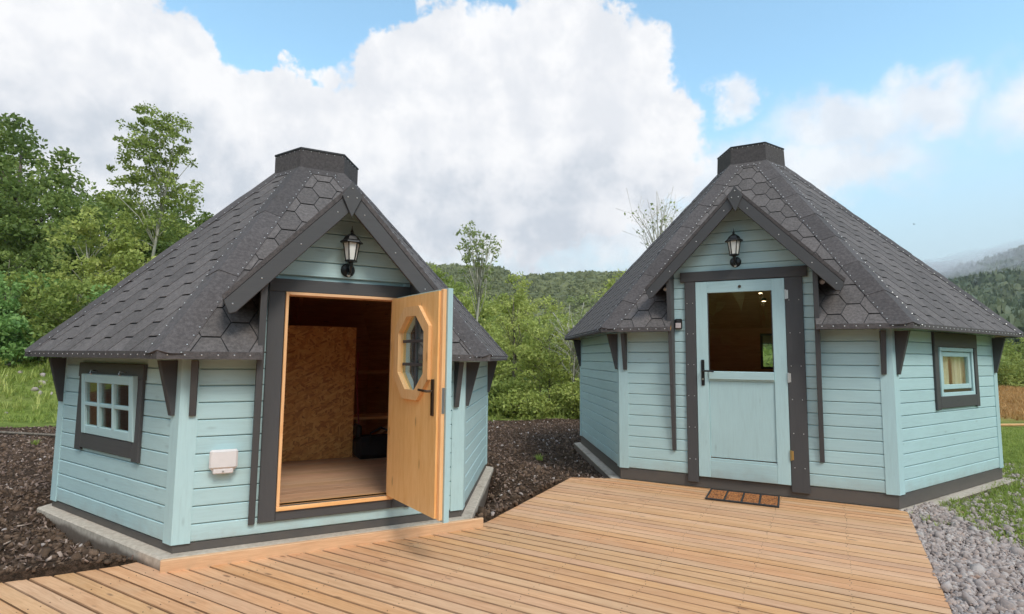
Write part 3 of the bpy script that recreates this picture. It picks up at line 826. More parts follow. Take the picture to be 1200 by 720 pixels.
        if k in (5, 0, 1, 2):
            m_ = max(4, int(Rt/.075))
            for i in range(m_+1):
                f_ = (i+.3)/(m_+.6)
                npts.append((P(r1+.003, a0, zt-.015).lerp(P(r1+.003, a1, zt-.015), f_), nn))
                n2 = Vector((nn.x*math.sin(al), nn.y*math.sin(al), math.cos(al)))
                q = P(Rb+.05, a0, zc-.03-.05*tana*.866+.03).lerp(P(Rb+.05, a1, zc-.03-.05*tana*.866+.03), f_)
                npts.append((q+n2*.016, n2))
    hx = [((Rt+.008)*math.cos(R(60*i)), (Rt+.008)*math.sin(R(60*i))) for i in range(6)]
    MB().plate(hx, zt, zt+.018, .004).build('crown_lid', M['drip'], root)
    # flashing ring where the crown meets the slope
    for k in ang:
        hh = (Rb+.075)/2
        MB().plate([(-hh, tl-.075/math.cos(al)*.866), (hh, tl-.075/math.cos(al)*.866), (hb, tl), (-hb, tl)], .008, .014, .002).build('crown_flashing', M['felt2'], root, RM[k])
    # ---- porch: gable roof, barge boards, finial
    yb = -(ap+oh)                                             # barge plane
    for sg in (-1, 1):
        # roof slab from barge plane back to the valley on the main roof
        a_ap = ae-(zap-ze)/tana; zl = zap-gs*ovs; a_lo = ae-(zl-ze)/tana
        v = []
        gn = Vector((sg*math.sin(math.atan(gs)), 0, math.cos(math.atan(gs))))
        base = [Vector((0, yb+.0, zap)), Vector((sg*ovs, yb, zl)), Vector((sg*ovs, -a_lo+.02, zl)), Vector((0, -a_ap+.02, zap))]
        v = [p-gn*.032 for p in base]+[p+gn*.004 for p in base]
        MB().add(v, [(0, 1, 2, 3), (7, 6, 5, 4), (0, 4, 5, 1), (1, 5, 6, 2), (2, 6, 7, 3), (3, 7, 4, 0)]).build('porch_roof', M['drip'], root)
        mb = MB(); L_ = math.hypot(ovs, gs*ovs); rows = int(L_/EX)+1
        for i in range(rows):
            f0, f1 = i*EX/L_, min((i+1)*EX/L_+.02, 1)
            for j in range(12):
                w0, w1_ = j*.172, (j+1)*.172-.004
                def Q(f_, w_, h_):
                    lo = Vector((sg*ovs*(1-f_), 0, zap-gs*ovs*(1-f_))); back = -(ae-(lo.z-ze)/tana)+.01
                    lo.y = min(yb-.012+w_, back); return lo+gn*h_
                if Q(f0, w0, 0).y >= Q(f0, w1_, 0).y-.005: continue
                pv = [Q(f0, w0, .004), Q(f1, w0, .004), Q(f1, w1_, .004), Q(f0, w1_, .004), Q(f0, w0, .011), Q(f1, w0, .006), Q(f1, w1_, .006), Q(f0, w1_, .011)]
                mb.add(pv, [(0, 1, 2, 3), (7, 6, 5, 4), (0, 4, 5, 1), (1, 5, 6, 2), (2, 6, 7, 3), (3, 7, 4, 0)])
        mb.build('porch_shingle', M['felt'], root, kind='stuff')
        # felt edge strip over the barge
        ex = [(0, zap+.022), (0, zap-.022), (sg*ovs, zl-.022), (sg*(ovs+.012), zl+.022-gs*.012)]
        MB().plate(ex, yb-.016, yb+.05, .003, lambda a, b_, n: (a, n, b_)).build('edge_strip', M['felt2'], root)
        # barge board
        bw = c['bw']; vw = bw*math.sqrt(1+gs*gs)
        cut = .055
        bp = [(0, zap-.024), (0, zap-.024-vw), (sg*(ovs-bw*.72), zl-.024-vw+gs*bw*.72), (sg*(ovs-bw*.35), zl-.024-vw+gs*bw*.62), (sg*ovs, zl-.024)]
        bb_ = bp if area(bp) > 0 else bp[::-1]
        MB().plate(bb_, yb+.012, yb-.014, .004, lambda a, b_, n: (a, n, b_)).build('barge_board', c['bmat'], root)
        for f_ in (.12, .42, .72, .93):
            s_ = sg*ovs*f_; npts.append(((s_, yb-.0145, zap-gs*ovs*f_-.024-vw*.5), (0, -1, 0)))
        # porch soffit boards
        so = [Vector((sg*.0, yb+.012, zap-.05)), Vector((sg*(ovs-.04), yb+.012, zap-.05-gs*(ovs-.04))), Vector((sg*(ovs-.04), -ap-.02, zap-.05-gs*(ovs-.04))), Vector((0, -ap-.02, zap-.05))]
        v = [p-gn*.012 for p in so]+so
        MB().add(v, [(0, 1, 2, 3), (7, 6, 5, 4), (0, 4, 5, 1), (1, 5, 6, 2), (2, 6, 7, 3), (3, 7, 4, 0)]).build('porch_soffit', M['dark'], root)
        # cheek wall between porch front and main roof
        zc0 = zap-gs*sc-.05
        ck = [(-ap-.0, ze-.02), (-ap, zc0), (-(ae-(zc0-ze)/tana)+.05, zc0), (-(ap-.25), ze-.02)]
        MB().plate(ck, sg*sc-.012, sg*sc+.012, 0, lambda a, b_, n: (n, a, b_)).build('porch_cheek', M['dark'], root)
        # long tapered fin carrying the porch roof
        fs, fz = c['fin']; ft = zap-gs*fs-.055
        MB().plate([(ap+.024, fz), (ap+.046, fz), (ap+oh-.016, ft-.05), (ap+oh-.016, ft), (ap+.0, ft)], sg*fs-.021, sg*fs+.021, .004, lambda a, b_, n: (n, -a, b_)).build('porch_fin', M['darkv'], root)
        # thin blue cover strip beside the fin
    # finial diamond at the gable apex
    dz_ = c['dia']; dw = dz_*.30
    MB().plate([(0, zap+.035), (-dw, zap-.35*dz_), (0, zap-dz_), (dw, zap-.35*dz_)], yb-.016, yb-.034, .003, lambda a, b_, n: (a, n, b_)).build('finial', c['bmat'], root)
    npts += [((0, yb-.035, zap-.1*dz_), (0, -1, 0)), ((-dw*.45, yb-.035, zap-.38*dz_), (0, -1, 0)), ((dw*.45, yb-.035, zap-.38*dz_), (0, -1, 0))]
    nails(npts, c.get('nr', .0075)).build('nail', M['nail'], root, kind='stuff')
    # rafters inside
    for k in range(6):
        a = R(-120+60*k+30); r0, r1 = ap-.06, ab+.1
        z0, z1 = roof_at(r0)-.08, roof_at(r1)-.08
        if k == 0: continue
        MB().tube([(r0*math.cos(a), r0*math.sin(a), z0), (r1*math.cos(a), r1*math.sin(a), z1)], .05, 4).build('rafter', M['raw'], root)
    return root, F, RM, dict(ap=ap, hs=hs, ae=ae, ze=ze, al=al, zwt=zwt)
def frame_boards(parent, mw, s0, s1, z0, z1, wl, wr, wt, wb, o0, o1, mat_h, mat_v, name='frame_board', ears=0, c=.004, ext=0):
    tw = lambda a, b_, n: (a, -n, b_)
    MB().plate([(s0-ears, z1-wt), (s1+ears, z1-wt), (s1+ears, z1), (s0-ears, z1)], o0, o1+.003, c, tw).build(name, mat_h, parent, mw)
    if wb: MB().plate([(s0+wl, z0), (s1-wr, z0), (s1-wr, z0+wb), (s0+wl, z0+wb)], o0, o1, c, tw).build(name, mat_h, parent, mw)
    MB().plate([(s0, z0-ext), (s0+wl, z0-ext), (s0+wl, z1-wt), (s0, z1-wt)], o0, o1, c, tw).build(name, mat_v, parent, mw)
    MB().plate([(s1-wr, z0-ext), (s1, z0-ext), (s1, z1-wt), (s1-wr, z1-wt)], o0, o1, c, tw).build(name, mat_v, parent, mw)

CL = dict(name='grill_hut', label='small blue timber hut with its pine door standing open', x=-2.1055, y=5.7909, r=26.9262, R=2.0488, Re=2.2926, Rt=.4235, Rb=.4089,
          dk=.0592, ze=1.3504, zt=3.4581-.018, zb=3.2467, zs=.133, pitch=.1145, nrow=10, sc=.545, zap=2.625, gs=1.085, gw=.80, oh=.27, bw=.108, bmat=M['dark'],
          fin=(.553, .207), bz=.965, dia=.24, Rs=2.135, slabz=.0735, capw=.135, ncap=3, nsp=.085, door=(-.40, .43, .31, 1.84), lining=M['raw'], osb=(), nr=.005,
          shingled=('left', 'front', 'right'), win={'left': dict(hole=(-.46, .40, .76, 1.18))})
CR = dict(name='cabin_hut', label='larger blue timber hut with its glazed blue door shut', x=3.5189, y=7.9856, r=-27.2311, R=2.6799, Re=2.9402, Rt=.4337+.02, Rb=.4523,
          dk=.1306, ze=1.6865, zt=4.4421-.018, zb=4.1635, zs=.131, pitch=.1202, nrow=12, sc=.70, zap=3.175, gs=1.07, gw=.955, oh=.27, bw=.104, bmat=M['dark'],
          fin=(.715, .375), bz=1.252, dia=.25, Rs=2.785, slabz=-.006, capw=.165, ncap=7, nsp=.085, door=(-.458, .43, .12, 2.215), lining=M['raw'], nr=.0062, pl=0,
          shingled=('front', 'right'), win={'right': dict(hole=(-.24, .58, 1.02, 1.54)), 'back': dict(hole=(-.52, .06, 1.22, 1.86))})
hl, FL, RML, IL = hut(CL)
hr, FR, RMR, IR = hut(CR)
tw = lambda a, b_, n: (a, -n, b_)

# timber edge board between slab and deck in front of the small hut
ra = 2.135*.8660254
MB().plate([(-1.07, -.03), (1.165, -.03), (1.165, .072), (-1.07, .072)], ra+.002, ra+.034, .004, tw).build('edge_board', M['deck'], hl, T(0, 0, 0))

# ---- small hut: doorway, threshold, open door
frame_boards(hl, FL['front'], -.515, .535, .213, 1.935, .112, .108, .095, .10, .024, .046, M['dark'], M['darkv'], 'door_casing')
for nm, a in (('door_jamb', (-.40, -.378, .31, 1.84)), ('door_jamb', (.408, .43, .31, 1.84)), ('door_head', (-.378, .408, 1.818, 1.84)), ('threshold', (-.40, .43, .282, .310))):
    MB().plate([(a[0], a[2]), (a[1], a[2]), (a[1], a[3]), (a[0], a[3])], -.07, .052 if nm != 'threshold' else .062, .003, tw).build(nm, M['pineh'] if nm in ('door_head', 'threshold') else M['pine'], hl, FL['front'])
DLf = FL['front'] @ T(.424, -.056, 0) @ Matrix.Rotation(R(279.3), 4, 'Z')
dl = bpy.data.objects.new('door', None); COL.objects.link(dl); dl.parent = hl; dl.matrix_local = DLf
def octo(cx, cz, a, b_, ka, kb): return [(cx-a+ka, cz-b_), (cx+a-ka, cz-b_), (cx+a, cz-b_+kb), (cx+a, cz+b_-kb), (cx+a-ka, cz+b_), (cx-a+ka, cz+b_), (cx-a, cz+b_-kb), (cx-a, cz-b_+kb)]
def ring_plate(outer_pts, inner_pts, y0, y1):
    """plate between two loops of equal length"""
    n = len(outer_pts); v = []
    for y in (y0, y1): v += [(a, y, z) for a, z in outer_pts]+[(a, y, z) for a, z in inner_pts]
    f = []
    for i in range(n):
        j = (i+1) % n
        f += [(i, j, n+j, n+i), (2*n+i, 3*n+i, 3*n+j, 2*n+j), (i, 2*n+i, 2*n+j, j), (n+i, n+j, 3*n+j, 3*n+i)]
    return MB().add(v, f)
oc = (.395, 1.405); hole = octo(*oc, .215, .275, .135, .125)
def rect_loop(x0, x1, z0, z1, H8): return [(H8[0][0], z0), (H8[1][0], z0), (x1, H8[2][1]), (x1, H8[3][1]), (H8[4][0], z1), (H8[5][0], z1), (x0, H8[6][1]), (x0, H8[7][1])]
def leaf(x0, x1, z0, z1, y0, y1):
    mb = ring_plate(rect_loop(x0, x1, z0, z1, hole), hole, y0, y1)
    for (a, b_, H_) in ((x1, z0, (1, 2)), (x1, z1, (3, 4)), (x0, z1, (5, 6)), (x0, z0, (7, 0))):
        L8 = rect_loop(x0, x1, z0, z1, hole); p, q = L8[H_[0]], L8[H_[1]]
        v = [(p[0], y0, p[1]), (a, y0, b_), (q[0], y0, q[1]), (p[0], y1, p[1]), (a, y1, b_), (q[0], y1, q[1])]
        mb.add(v, [(0, 1, 2), (3, 5, 4), (0, 3, 4, 1), (1, 4, 5, 2), (0, 2, 5, 3)])
    return mb
leaf(0, .760, .318, 1.825, -.046, -.002).build('leaf', M['pine'], dl)
leaf(-.008, .812, .296, 1.842, -.001, .036).build('outer_skin', M['bluev'], dl)
MB().box(.762, .795, -.030, -.002, .31, 1.835, .002).build('rebate_strip', M['pine'], dl)
MB().box(.02, .745, -.0465, -.044, 1.775, 1.790, 0).build('groove', M['bronze'], dl) if False else None
ring_plate(octo(*oc, .275, .335, .160, .150), octo(*oc, .205, .265, .130, .120), -.072, -.045).build('window_surround', M['pine'], dl)
ring_plate(octo(*oc, .262, .322, .155, .145), octo(*oc, .205, .265, .130, .120), .035, .058).build('window_surround', M['darkv'], dl)
g8 = octo(*oc, .214, .274, .135, .125)
MB().plate([(a, b_) for a, b_ in g8], -.022, -.016, 0, lambda a, b_, n: (a, n, b_)).build('pane', M['glass'], dl)
for z in (1.32, 1.49): MB().box(oc[0]-.205, oc[0]+.205, -.034, -.006, z-.011, z+.011, .002).build('glazing_bar', M['darkv'], dl)
for x in (.395,): MB().box(x-.010, x+.010, -.032, -.008, 1.135, 1.675, .002).build('glazing_bar', M['darkv'], dl)
mb = MB().box(.690, .728, -.056, -.046, .98, 1.225, .003).build('handle_plate', M['bronze'], dl)
MB().tube([(.709, -.05, 1.145), (.709, -.095, 1.145), (.700, -.10, 1.146), (.60, -.10, 1.150)], .009, 8).build('lever', M['bronze'], dl)
MB().box(.795, .798, -.026, -.006, 1.0, 1.17).build('lock_plate', M['steel'], dl)
for z in (.48, 1.66): MB().tube([(0, .01, z-.045), (0, .01, z+.045)], .011, 8).build('hinge', M['steel'], dl)

# ---- lanterns
def lantern(label, mw, s=1.0):
    t = thing('wall_lantern', label, 'lantern', mw, 'coach lanterns over the doors')
    # local frame: wall plane y=0, outwards -y
    plate = MB().lathe([(.050*s, 0), (.055*s, .006*s), (.046*s, .018*s), (.02*s, .026*s)], 16, Matrix.Rotation(R(90), 4, 'X'))
    plate.build('back_plate', M['iron'], t, smooth=False)
    MB().tube([(0, -.02*s, .005*s), (0, -.06*s, -.035*s), (0, -.105*s, -.03*s), (0, -.125*s, .01*s), (0, -.125*s, .05*s)], [.014*s, .012*s, .012*s, .014*s, .02*s], 8).build('arm', M['iron'], t)
    c0 = T(0, -.125*s, .045*s)
    MB().lathe([(.026*s, 0), (.046*s, .004*s), (.048*s, .014*s), (.040*s, .018*s)], 6, c0).build('base_ring', M['iron'], t)
    # six frosted panes between corner bars, flaring upwards
    r0, r1, z0, z1 = .040*s, .062*s, .016*s, .150*s
    for i in range(6):
        a, b_ = R(60*i), R(60*i+60)
        P = lambda r, a_, z: c0 @ Vector((r*math.cos(a_), r*math.sin(a_), z))
        v = [P(r0-.003, a, z0), P(r0-.003, b_, z0), P(r1-.003, b_, z1), P(r1-.003, a, z1), P(r0-.006, a, z0), P(r0-.006, b_, z0), P(r1-.006, b_, z1), P(r1-.006, a, z1)]
        MB().add(v, [(0, 1, 2, 3), (7, 6, 5, 4), (0, 4, 5, 1), (1, 5, 6, 2), (2, 6, 7, 3), (3, 7, 4, 0)]).build('pane', M['frost'], t)
        MB().tube([P(r0, a, z0), P(r1, a, z1)], .0045*s, 4).build('corner_bar', M['iron'], t)
    MB().lathe([(.060*s, .146*s), (.088*s, .150*s), (.086*s, .160*s), (.066*s, .172*s), (.050*s, .200*s), (.022*s, .222*s), (.012*s, .226*s)], 6, c0).build('cap', M['iron'], t)
    MB().lathe([(.007*s, .222*s), (.014*s, .236*s), (.007*s, .250*s), (.004*s, .262*s), (.0015*s, .285*s)], 8, c0).build('finial', M['iron'], t)
    MB().lathe([(.004, 0), (.014*s, .004), (.012*s, .012), (.004, .018)], 8, T(.0, -.045*s, -.045*s) @ Matrix.Rotation(R(90), 4, 'X')).build('sensor', M['nail'], t)
    return t
WL = hl.matrix_world @ FL['front']; WR = hr.matrix_world @ FR['front']
bpy.context.view_layer.update()
WL = T(CL['x'], CL['y'], 0) @ Matrix.Rotation(R(CL['r']), 4, 'Z') @ FL['front']; WR = T(CR['x'], CR['y'], 0) @ Matrix.Rotation(R(CR['r']), 4, 'Z') @ FR['front']
lantern('black coach lantern with frosted panes over the open pine door', WL @ T(.035, -.022, 2.035), .98)
lantern('black coach lantern with frosted panes over the closed glazed door', WR @ T(-.035, -.022, 2.435), 1.05)

# ---- white outdoor socket on the small hut
sk = thing('outdoor_socket', 'white plastic covered socket box on the small hut front', 'socket', WL @ T(-.745, -.022, .655))
MB().box(-.078, .078, -.055, 0, -.062, .075, .012).build('housing', M['white'], sk)
MB().box(-.086, .086, -.078, -.046, -.045, .082, .012).build('lid', M['white'], sk)
MB().box(-.062, .062, -.070, -.01, -.078, -.044, .006).build('base', M['white'], sk)
MB().tube([(0, -.071, -.062), (0, -.074, -.062)], .006, 8).build('screw', M['steel'], sk)

# ---- small hut left window: dark surround, blue six-pane sash standing slightly open
wn = bpy.data.objects.new('window', None); COL.objects.link(wn); wn.parent = hl; wn.matrix_local = FL['left']
frame_boards(wn, None, -.575, .520, .625, 1.302, .105, .095, .115, .115, .024, .046, M['dark'], M['darkv'], 'frame_board', .012, ext=.02)
for a in ((-.47, -.44, .74, 1.19), (.395, .425, .74, 1.19)): MB().plate([(a[0], a[2]), (a[1], a[2]), (a[1], a[3]), (a[0], a[3])], -.06, .03, 0, tw).build('reveal', M['raw'], wn)
sash_m = T(0, -.050, 1.222) @ Matrix.Rotation(R(3.5), 4, 'X') @ T(0, 0, -1.222)
sx0, sx1, sz0, sz1 = -.435, .455, .745, 1.215
def bars(parent, mw, x0, x1, z0, z1, st, rl, depth, nx, nz, bw, mv, mh, names=('sash', 'sash', 'glazing_bar')):
    for a in ((x0, x0+st, z0, z1), (x1-st, x1, z0, z1)): MB().plate([(a[0], a[2]), (a[1], a[2]), (a[1], a[3]), (a[0], a[3])], 0, depth, .004, tw).build(names[0], mv, parent, mw)
    for a in ((x0+st, x1-st, z0, z0+rl), (x0+st, x1-st, z1-rl, z1)): MB().plate([(a[0], a[2]), (a[1], a[2]), (a[1], a[3]), (a[0], a[3])], 0, depth-.002, .004, tw).build(names[1], mh, parent, mw)
    X0, X1, Z0, Z1 = x0+st, x1-st, z0+rl, z1-rl; cw, ch = (X1-X0)/nx, (Z1-Z0)/nz
    for i in range(1, nx): MB().plate([(X0+cw*i-bw, Z0), (X0+cw*i+bw, Z0), (X0+cw*i+bw, Z1), (X0+cw*i-bw, Z1)], .004, depth+.004, .004, tw).build(names[2], mv, parent, mw)
    for i in range(1, nz): MB().plate([(X0, Z0+ch*i-bw), (X1, Z0+ch*i-bw), (X1, Z0+ch*i+bw), (X0, Z0+ch*i+bw)], .006, depth-.001, .004, tw).build(names[2], mh, parent, mw)
    for i in range(nx):
        for j in range(nz):
            a, b_, e, f_ = X0+cw*i+bw*(i > 0), X0+cw*(i+1)-bw*(i < nx-1), Z0+ch*j+bw*(j > 0), Z0+ch*(j+1)-bw*(j < nz-1)
            MB().plate([(a, e), (b_, e), (b_, f_), (a, f_)], .012, .016, 0, tw).build('pane', M['glass'], parent, mw)
bars(wn, sash_m, sx0, sx1, sz0, sz1, .066, .066, .034, 3, 2, .014, M['bluev'], M['blue'])
for s_ in (-.25, .25):
    MB().tube([(s_, -.028, 1.236), (s_, -.085, 1.242), (s_, -.09, 1.225), (s_, -.07, 1.205)], .006, 6).build('hook_hinge', M['steel'], wn)

# ---- big hut right window
wr = bpy.data.objects.new('window', None); COL.objects.link(wr); wr.parent = hr; wr.matrix_local = FR['right']
frame_boards(wr, None, -.445, .700, .890, 1.690, .095, .085, .155, .125, .024, .046, M['dark'], M['darkv'], 'frame_board', 0, ext=.01)
frame_boards(wr, None, -.300, .600, 1.012, 1.532, .045, .045, .04, .04, -.03, .038, M['blue'], M['bluev'], 'sash_frame', 0, .003)
bars(wr, T(0, .01, 0), -.245, .545, 1.085, 1.485, .055, .05, .034, 1, 1, .01, M['bluev'], M['blue'])
MB().plate([(-.245, 1.053), (.545, 1.053), (.545, 1.082), (-.245, 1.082)], -.02, .020, .002, tw).build('sill_strip', M['bronze'], wr)
# back window of the big hut, seen through the door glass
wb_ = bpy.data.objects.new('window', None); COL.objects.link(wb_); wb_.parent = hr; wb_.matrix_local = FR['back']
bars(wb_, T(0, .02, 0), -.52, .06, 1.22, 1.86, .04, .04, .03, 1, 1, .01, M['darkv'], M['dark'])
# cream curtains behind the side window
def curtain(label, s0, s1):
    n = 26; v = []
    for z in (1.0, 1.62):
        for i in range(n): x = s0+(s1-s0)*i/(n-1); yy = .05+.014*math.sin(i*1.9)+.006*math.sin(i*.7+2); v.append((x, yy, z))
        for i in range(n)[::-1]: x = s0+(s1-s0)*i/(n-1); yy = .053+.014*math.sin(i*1.9)+.006*math.sin(i*.7+2); v.append((x, yy, z))
    m_ = 2*n; f = [tuple(range(m_)), tuple(range(m_, 2*m_))[::-1]]+[(i, (i+1) % m_, m_+(i+1) % m_, m_+i) for i in range(m_)]
    o = MB().add(v, f).build('curtain', M['curtain'], None, T(CR['x'], CR['y'], 0) @ Matrix.Rotation(R(CR['r']), 4, 'Z') @ FR['right'])
    tag(o, label, 'curtain', 'curtains in the side window'); return o
curtain('cream curtain at the left of the side window, nearer the door', -.26, .14); curtain('cream curtain at the right of the side window, farther round the hut', .26, .58)

# ---- big hut door
frame_boards(hr, FR['front'], -.575, .600, .055, 2.352, .112, .165, .112, 0, .024, .046, M['dark'], M['darkv'], 'door_casing', .046)
dr = bpy.data.objects.new('door', None); COL.objects.link(dr); dr.parent = hr; dr.matrix_local = FR['front'] @ T(0, -.012, 0)
x0, x1, z0, z1 = -.458, .432, .122, 2.232
for nm, a in (('stile', (x0, x0+.122, z0, z1)), ('stile', (x1-.122, x1, z0, z1)), ('rail', (x0+.122, x1-.122, 2.108, z1)), ('rail', (x0+.122, x1-.122, 1.150, 1.252)), ('rail', (x0+.122, x1-.122, z0, .30))):
    MB().plate([(a[0], a[2]), (a[1], a[2]), (a[1], a[3]), (a[0], a[3])], -.01, .034, .003, tw).build(nm, M['bluev'] if nm == 'stile' else M['blue'], dr)
MB().plate([(x0+.122, 1.165), (x1-.122, 1.165), (x1-.122, 1.252), (x0+.122, 1.252)], .034, .052, .006, tw).build('sill_moulding', M['blue'], dr)
MB().plate([(x0+.122, .300), (x1-.122, .300), (x1-.122, .325), (x0+.122, .325)], .015, .030, .003, tw).build('moulding', M['blue'], dr)
MB().plate([(x0+.122, .335), (x1-.122, .335), (x1-.122, 1.150), (x0+.122, 1.150)], -.008, .020, .004, tw).build('panel', M['bluev'], dr)
MB().plate([(x0+.122, 1.252), (x1-.122, 1.252), (x1-.122, 2.108), (x0+.122, 2.108)], .004, .010, 0, tw).build('glass_pane', M['glass'], dr)
for a in ((x0+.122, x0+.132, 1.252, 2.108), (x1-.132, x1-.122, 1.252, 2.108)): MB().plate([(a[0], a[2]), (a[1], a[2]), (a[1], a[3]), (a[0], a[3])], .010, .024, .002, tw).build('glazing_bead', M['darkv'], dr)
MB().box(-.412, -.378, -.046, -.034, 1.095, 1.375, .004).build('handle_plate', M['iron'], dr)
MB().tube([(-.395, -.04, 1.255), (-.395, -.090, 1.255), (-.385, -.096, 1.256), (-.275, -.098, 1.252)], .010, 8).build('lever', M['iron'], dr)
MB().tube([(-.395, -.046, 1.165), (-.395, -.050, 1.165)], .011, 10).build('lock_cylinder', M['steel'], dr)
MB().tube([(.0, -.034, 2.165), (.0, -.042, 2.165)], .016, 10).build('peephole', M['bronze'], dr)
for z, m_ in ((2.06, 'nail'), (1.20, 'nail'), (.42, 'brass')):
    MB().tube([(.440, -.042, z-.05), (.440, -.042, z+.05)], .009, 8).build('hinge', M[m_], dr)
    MB().box(.444, .464, -.0365, -.035, z-.045, z+.045, 0).build('hinge_leaf', M[m_], dr)
# screws in the dark casing
pts = []
for s_ in (-.55, -.49, .47, .56):
    z = .3
    while z < 2.2: pts.append(((s_, -.0465, z), (0, -1, 0))); z += .34
nails(pts, .005).build('screw', M['nail'], hr, FR['front'], kind='stuff')
# key safe
ks = thing('key_safe', 'small grey key safe beside the closed glazed door', 'key safe', WR @ T(-.648, -.022, 1.715))
MB().box(-.040, .040, -.035, 0, -.0, .115, .009).build('housing', M['iron'], ks)
MB().box(-.030, .030, -.042, -.034, .010, .068, .003).build('front_plate', flat_mat('pinkish_metal', (.62, .53, .52), .4, .0), ks)
MB().box(-.018, .018, -.044, -.034, .078, .100, .003).build('dial_window', M['rubber'], ks)
# small white spotlight fittings tucked beside the porch
for sg, lab in ((-1, 'small white sensor light in the porch shadow left of the glazed door'), (1, 'small white sensor light in the porch shadow right of the glazed door')):
    sp = thing('sensor_light', lab, 'sensor light', WR @ T(sg*.775, -.055, 2.18), 'sensor lights beside the porch')
    MB().lathe([(.006, 0), (.026, .004), (.028, .03), (.018, .05)], 10, Matrix.Rotation(R(110), 4, 'X')).build('head', M['white'], sp)
    MB().tube([(0, 0, 0), (0, .06, .02)], .01, 6).build('arm', M['steel'], sp)

# ---- inside the small hut
HLM = T(CL['x'], CL['y'], 0) @ Matrix.Rotation(R(CL['r']), 4, 'Z')
par = tag(MB().box(-1.55, .49, .10, .125, .29, 1.69).build('partition', M['osb'], None, HLM), 'strand board partition standing inside the small hut', 'partition')
bn = thing('bench', 'low pine bench against the far wall inside the small hut', 'bench', HLM @ T(1.0, .45, .288))
for i in range(3): MB().box(-.48, .55, -.12+i*.13, .005+i*.13, .37, .40, .004).build('seat_board', M['pineh'], bn)
for x in (-.40, .45): MB().box(x-.03, x+.03, -.08, .22, 0, .37, .003).build('leg', M['raw'], bn)
MB().tube([(-.34, -.10, .05), (.05, -.10, .36)], .03, 4).build('brace', M['raw'], bn)
bg = thing('holdall', 'black holdall on the floor under the bench inside the small hut', 'bag', HLM @ T(.74, .02, .288))
MB().box(-.25, .25, -.14, .14, 0, .23, .05).build('body', M['bag'], bg)
MB().tube([(-.13, -.15, .14), (-.11, -.16, .28), (0, -.15, .33), (.11, -.16, .28), (.13, -.15, .14)], .012, 6).build('handle', M['bag'], bg)
mb = MB().box(-.25, -.19, -.10, .10, .22, .36, .02).build('end_pocket', M['bag'], bg)
cd = tag(MB().tube([(.51, .07, 1.42), (.512, .065, 1.0), (.53, .03, .7), (.54, -.02, .52)], .008, 6).build('cord', M['red'], None, HLM), 'dark red cord hanging at the end of the strand board partition', 'cord')
MB().box(.52, 1.62, .98, 1.01, 1.16, 1.20, .003).build('wall_rail', M['raw'], hl)

# ---- inside the big hut
HRM = T(CR['x'], CR['y'], 0) @ Matrix.Rotation(R(CR['r']), 4, 'Z')
for i, (x, y, z, lab) in enumerate(((.06, .5, 2.40, 'upper'), (.12, .15, 2.24, 'lower'))):
    t = thing('spotlight', 'lit ceiling spotlight seen through the door glass, %s of the two' % lab, 'spotlight', HRM @ T(x, y, z))
    MB().lathe([(.034, 0), (.038, .004), (.036, .03), (.02, .05)], 12).build('housing', M['bronze'], t)
    MB().lathe([(.026, -.003), (.028, .0), (.02, .002)], 12).build('lamp_face', M['spot'], t)
    ld = bpy.data.lights.new('lamp_light', 'POINT'); ld.energy = 1.0; ld.color = (1, .72, .45); ld.shadow_soft_size = .04
    lo = bpy.data.objects.new('lamp_light', ld); COL.objects.link(lo); lo.parent = t; lo.location = (0, 0, -.05)
pn = tag(MB().box(-.9, .9, 1.2, 1.235, .10, .95, .004).build('bed_panel', M['raw'], None, HRM), 'timber panel low inside the larger hut behind the door glass', 'panel')
# ------------------------------------------------------------------ scattered soil, chips, gravel, grass
icv, icf = ico()
def rock(sq, seed):
    r = np.random.default_rng(seed); v = icv*(1+r.uniform(-.28, .28, (12, 1)))*np.array([1, r.uniform(.6, .95), sq]); return v, icf
rocks = [rock(s, i) for i, s in enumerate((.45, .55, .65, .4, .5, .6))]
chips = []
for i in range(5):
    r = np.random.default_rng(50+i); L_, w_ = 1, r.uniform(.25, .5); t_ = .12
    q = np.array([(-L_, -w_*r.uniform(.5, 1)), (L_*r.uniform(.6, 1), -w_), (L_, w_*r.uniform(.4, 1)), (-L_*.8, w_)])
    v = np.array([(a, b_, -t_) for a, b_ in q]+[(a, b_, t_) for a, b_ in q])
    f = np.array([(0, 2, 1), (0, 3, 2), (4, 5, 6), (4, 6, 7), (0, 1, 5), (0, 5, 4), (1, 2, 6), (1, 6, 5), (2, 3, 7), (2, 7, 6), (3, 0, 4), (3, 4, 7)]); chips.append((v, f))
def sample(n, x0, x1, y0, y1, keep, near=1.0):
    """more pieces close to the camera, where they show"""
    out = np.zeros((0, 2))
    while len(out) < n:
        x = rng.uniform(x0, x1, n*3); y = y0+(y1-y0)*rng.random(n*3)**near
        m = keep(x, y); out = np.concatenate([out, np.stack([x[m], y[m]], 1)])
    return out[:n]
def free(x, y):
    d1 = np.hypot(x-HL['x'], y-HL['y']) < 2.15; d2 = np.hypot(x-HR['x'], y-HR['y']) < 2.7
    return ~(d1 | d2 | inpoly(x, y, DECK)) & (np.abs(x) < y*1.02+1.2)
def hexin(x, y, H_, r_):
    a = R(H_['r']); u = (x-H_['x'])*math.cos(a)+(y-H_['y'])*math.sin(a); v = -(x-H_['x'])*math.sin(a)+(y-H_['y'])*math.cos(a); k = r_*.866
    return (np.abs(v) < k) & (np.abs(u*.866+v*.5) < k) & (np.abs(u*.866-v*.5) < k)
def free2(x, y): return ~(hexin(x, y, HL, 2.15) | ((x < 2.2) & hexin(x, y, HR, 2.80)) | hexin(x, y, HR, 2.70) | inpoly(x, y, DECK)) & (np.abs(x) < y*1.02+1.2)
soilz = lambda x, y: free2(x, y) & (grass_zone(x, y) < .35) & (gravel_zone(x, y) < .5) & (x < 3.6)
